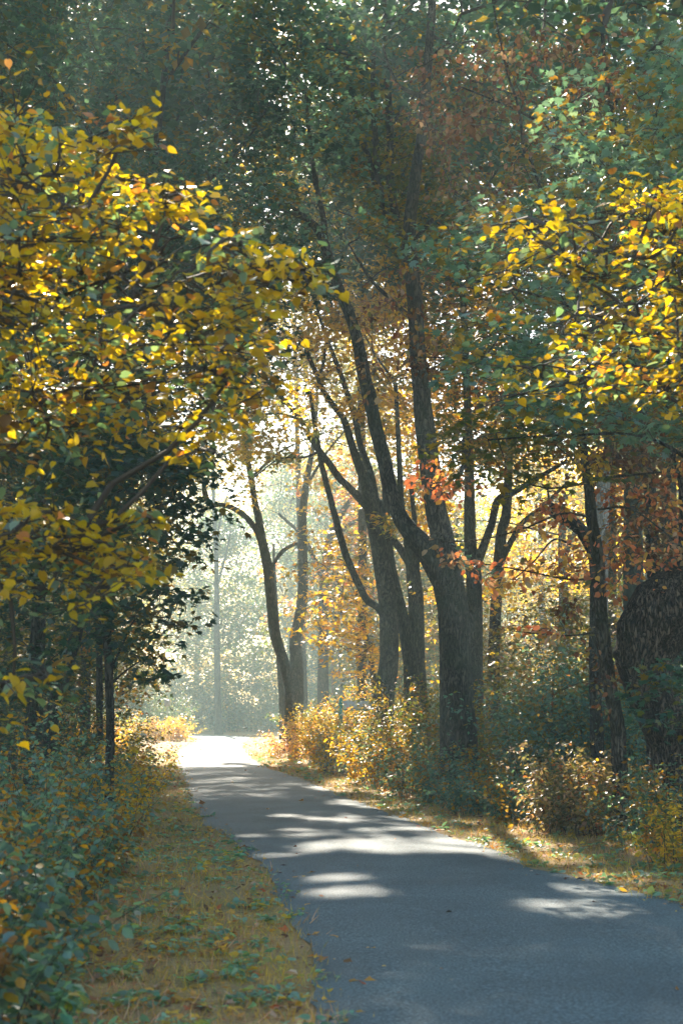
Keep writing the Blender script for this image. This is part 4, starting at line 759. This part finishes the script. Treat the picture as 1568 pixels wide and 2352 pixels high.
for (u, y, h, rx, ry, pal, sz, n, lab) in (
    (1540, 15.2, 1.0, .6, .6, 'yellow', .06, 30, 'orange and yellow bush at the right edge nearest the asphalt'),
    (1500, 17.2, 1.4, .9, .8, 'shrub', .075, 56, 'shaded bush with pale upper leaves under the oak'),
    (1390, 19., 1.35, .9, .8, 'pale', .08, 60, 'sunlit bush with leaves tinted pale for glare left of the oak foot'),
    (1265, 19.5, 1.5, .8, .8, 'pale', .08, 60, 'bush beside the verge, leaves tinted whitish for bright sun'),
    (1150, 21.5, 1.1, .9, .8, 'shrub', .08, 56, 'teal bush with a few hanging yellow leaves'),
    (1040, 23.5, 1.05, 1.0, .9, 'shrub', .085, 56, 'teal bush in front of the great maple trunk'),
    (1225, 25.8, 3.4, 1.35, 1.0, 'bluegreen', .11, 120, 'high green thicket right of the great maple foot'),
    (1370, 24.8, 3.3, 1.5, 1.0, 'bluegreen', .11, 120, 'high dark thicket below the coral leaves'),
    (985, 25.6, 1.45, .8, .9, 'shrub', .09, 54, 'bush left of the great maple trunk with russet tips'),
    (900, 28, 1.6, 1.1, 1., 'shrub', .095, 60, 'brownish green bush where the verge widens'),
    (960, 32, 2.9, 1.5, 1.2, 'olive', .105, 80, 'tall bush with orange sprays before the middle trunks'),
    (830, 33, 1.7, 1.1, 1.1, 'mustard', .10, 60, 'golden weeds in front of the middle trunks'),
    (860, 37, 2.9, 1.5, 1.2, 'olive', .09, 80, 'grey green bush at the foot of the low limbed trunk'),
    (760, 38, 2.2, 1.1, 1.2, 'mustard', .088, 60, 'yellow bush lit from behind near the bend'),
    (790, 44, 3.2, 1.4, 1.4, 'yellow', .10, 70, 'high yellow bush in front of the pale birch stems'),
    (738, 40, 2.0, .8, .6, 'yellow', .09, 100, 'lower yellow bush covering the turquoise post foot'),
    (710, 46, 2.3, 1.2, 1.4, 'yellow', .10, 60, 'yellow bush right of the pinkish one'),
    (655, 53, 1.5, 1.3, 2.0, 'pink', .11, 60, 'pinkish bush glowing in the sun at the bend'),
    (720, 56, 2.5, 1.7, 1.6, 'paleyellow', .12, 60, 'bush around the foot of the twin stemmed tree')):
    shrub('bush', lab, gx(u, y)+(.55 if y > 20 else .1), y, h*(.93 if y > 24 else .85), rx, ry, pal, sz, 'oval', n, 50, int(u+y*10), GR)
for (x, y, h, rx, ry, pal, n, lab) in ((-10.2, 86, 1.8, 1.6, 3, 'yellow', 60, 'low yellow bush before the signpost'), (-12.0, 96, 3.6, 2.2, 2.2, 'hazy', 80, 'feathery pale bush right of the signpost'),
    (-14.2, 98, 4.6, 2.4, 2.4, 'hazy', 80, 'tall pale green bush behind the signpost'), (-11.5, 72, 2.0, 1.8, 3, 'mustard', 60, 'golden bush on the left of the sunny stretch'), (-9.3, 55, 1.6, 1.3, 3, 'mustard', 60, 'ochre bush where the sunny stretch begins'),
    (-16, 86, 4.5, 2.6, 2.6, 'hazy', 80, 'hazy thicket behind the low yellow bush'), (-13.5, 62, 3.2, 2.2, 2.6, 'olive', 80, 'olive thicket left of the ochre bush at the sunny stretch'), (-12, 45, 3.0, 2.4, 3, 'olive', 80, 'shaded olive thicket beyond the young maple')):
    shrub('bush', lab, x, y, h, rx, ry, pal, .15, 'oval', n, 60, int(y*3), 'bushes left of the bend', twig=.008)
def near_mark(x, y, near=45):
    u = 784+x/y*F; L_ = [(86, 'far left trunk'), (250, 'young maple'), (500, 'lone misty trunk'), (674, 'twin stemmed tree'), (765, 'birch stems'), (890, 'low limbed maple'), (955, 'slimmer middle trunk'), (1048, 'great maple'), (1140, 'slanting grey stem'), (1260, 'broken limb'), (1390, 'coral leaved chestnut'), (1500, 'old oak')]
    n_ = min(L_, key=lambda q: abs(q[0]-u))[1]; return f"{'some way' if y < near else 'far'} behind the {n_}"+('' if -200 < u < 1750 else ', off sideways')
k_ = 0
for x in np.arange(-34, 12, 4.2):
    y = 119+3*math.sin(x)+(0 if x < -6 else -6); k_ += 1
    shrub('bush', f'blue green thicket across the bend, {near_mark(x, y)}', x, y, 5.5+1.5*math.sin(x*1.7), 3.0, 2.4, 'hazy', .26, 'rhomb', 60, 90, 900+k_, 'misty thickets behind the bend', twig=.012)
k_ = 0
for (x, y) in ((-1, 76), (1.5, 80), (4, 74), (7, 78), (3, 66), (7, 64), (11, 66), (9, 52), (13, 56), (6, 48), (13, 44), (17, 48), (10, 38), (14, 36), (9, 31), (13, 29)):
    k_ += 1; shrub('bush', f'undergrowth thicket right of the path, {near_mark(x, y)}', x, y, 3.4+1.1*math.sin(x*1.7+y), 2.4, 2.0, 'teal' if y < 60 else 'hazy', .0024*y+.02, 'rhomb' if y > 50 else 'oval', 50, 80, 950+k_, 'undergrowth thickets in the right hand wood', twig=.01)
k_ = 0
for (x, y) in ((-9, 27), (-7, 33), (-10, 36), (-13, 33), (-12, 27), (-9, 42), (-15, 42), (-19, 50), (-7.6, 22), (-10, 21)):
    k_ += 1; shrub('bush', f'undergrowth thicket left of the path, {near_mark(x, y, 34)}', x, y, 2.8+.9*math.sin(x*1.7+y), 2.2, 1.8, 'dark' if y < 34 else 'olive', .0024*y+.02, 'oval', 50, 80, 980+k_, 'undergrowth thickets in the left hand wood', twig=.01)

# ------------------------------------------------------------------ signpost and the small green post with a board
STEEL = plain('galvanised_steel', (.38, .40, .41), .4, .6); SIGNW = plain('sign_face', (.30, .26, .27), .45, 0, 6, .06); MARK = plain('sign_print', (.05, .03, .035), .5); TEALP = plain('teal_paint', (.02, .35, .30), .4); WHITEP = plain('white_board', (.62, .66, .68), .5, 0, 8, .1)
def box(tb, c, s, bev=0):
    x, y, z = [v/2 for v in s]; V = np.array([(a*x, b*y, d*z) for a in (-1, 1) for b in (-1, 1) for d in (-1, 1)])+c
    F_ = [(0, 1, 3, 2), (4, 6, 7, 5), (0, 4, 5, 1), (2, 3, 7, 6), (0, 2, 6, 4), (1, 5, 7, 3)]
    tb.put(V, [t for f in F_ for t in ((f[0], f[1], f[2]), (f[0], f[2], f[3]))])
def plate(tb, cx, cz, w, h, r, y0, y1, n=6):
    pts = []
    for (sx, sz, a0) in ((1, 1, 0), (-1, 1, 90), (-1, -1, 180), (1, -1, 270)):
        for i in range(n+1): a = math.radians(a0+90*i/n); pts.append((cx+sx*(w/2-r)+r*math.cos(a), cz+sz*(h/2-r)+r*math.sin(a)))
    m = len(pts); V = [(x, y0, z) for x, z in pts]+[(x, y1, z) for x, z in pts]+[(cx, y0, cz), (cx, y1, cz)]; T = []
    for i in range(m): j = (i+1) % m; T += [(i, j, 2*m), (m+i, 2*m+1, m+j), (i, m+i, m+j), (i, m+j, j)]
    tb.put(np.array(V, float), T)
xs_, ys_ = -11.2, 92.5
r = thing('signpost', 'small square arrow sign on a thin steel post by the bend', 'sign', (xs_, ys_, 0))
tb = TB(); tb.tube([(0, 0, -.1), (0, 0, 2.45)], [.032, .032], 12, .5); tb.build('post', STEEL, r)
tb = TB(); plate(tb, 0, 2.3, .42, .46, .05, -.045, -.035); sf = tb.build('sign_plate', SIGNW, r, False)
tb = TB(); V = [(-.012, 0, 2.26), (.012, 0, 2.26), (.012, 0, 2.44), (-.012, 0, 2.44), (-.07, 0, 2.38), (-.055, 0, 2.395), (0, 0, 2.465), (.055, 0, 2.395), (.07, 0, 2.38), (0, 0, 2.43)]
V = np.array(V); V[:, 1] = -.05; Vb = V.copy(); Vb[:, 1] = -.046; tb.put(np.vstack([V, Vb]), [(0, 1, 2), (0, 2, 3), (4, 9, 6), (6, 9, 8), (4, 6, 5), (6, 8, 7), (10, 12, 11), (10, 13, 12)]); o = tb.build('arrow', MARK, sf, False)
tb = TB(); box(tb, (0, -.01, 1.1), (.09, .09, .04)); tb.build('clamp', STEEL, r, False)
px, py = gx(779, 46)+.05, 42.0
r = thing('information_board', 'whitish board on a turquoise post half hidden by yellow bushes', 'sign', (px, py, .1))
tb = TB(); tb.tube([(0, 0, -.2), (0, 0, 1.9), (0, 0, 1.98)], [.055, .055, .02], 12, .3); tb.build('post', TEALP, r)
tb = TB(); plate(tb, .55, 1.76, .95, .26, .02, -.02, .015); tb.build('board', WHITEP, r, False)
tb = TB(); box(tb, (.55, 0, 1.615), (.95, .045, .03)); tb.build('lower_rail', TEALP, r, False)

# a bare crooked sapling on the right verge
x, y = gnd(806, 1790); r = thing('sapling', 'bare crooked sapling bending left on the right verge', 'sapling', (x, y, 0))
tb = TB(); tb.tube([(0, 0, -.05), (-.03, 0, .25), (-.10, 0, .50), (-.16, 0, .72), (-.30, .05, .86), (-.48, .05, .93)], [.016, .014, .012, .010, .008, .004], 8, .06, bump=.05); tb.tube([(-.12, 0, .55), (.0, .05, .75), (.05, .05, .92)], [.006, .005, .003], 6, .08); tb.build('trunk', TWIG, r)
g = np.random.default_rng(1); P = np.array([(-.48, .05, .93), (-.40, .05, .90), (-.2, 0, .78), (.05, .05, .92), (.02, .03, .8), (-.3, .05, .84)])
V, T, t = scatter(P, g.normal(size=(6, 3))*[1, 1, .3]-[0, 0, .8], np.c_[g.normal(size=(6, 2))*.5, np.ones(6)], np.full(6, .10), 'oval', colours(g, 'yellow', 6)); add_obj('foliage', tri_mesh('foliage', V, T, t), r, [LEAF])

# ------------------------------------------------------------------ the morning haze
bm_v = np.array([(x, y, z) for x in (-95, 95) for y in (-22, 185) for z in (-1.2, 34)], float)
tb = TB(); tb.put(bm_v, [t for f in ((0, 1, 3, 2), (4, 6, 7, 5), (0, 4, 5, 1), (2, 3, 7, 6), (0, 2, 6, 4), (1, 5, 7, 3)) for t in ((f[0], f[1], f[2]), (f[0], f[2], f[3]))])
m = bpy.data.materials.new('haze'); m.use_nodes = True; nt = m.node_tree; nt.nodes.clear()
vo = nt.nodes.new('ShaderNodeVolumePrincipled'); vo.inputs['Color'].default_value = (.70, .95, .99, 1); vo.inputs['Density'].default_value = HAZE; vo.inputs['Anisotropy'].default_value = .32
out = nt.nodes.new('ShaderNodeOutputMaterial'); nt.links.new(vo.outputs[0], out.inputs['Volume'])
o = tb.build('haze', m, None, False); tag(o, 'thin pale morning haze hanging in the wood', 'haze', kind='stuff'); o.display_type = 'WIRE'
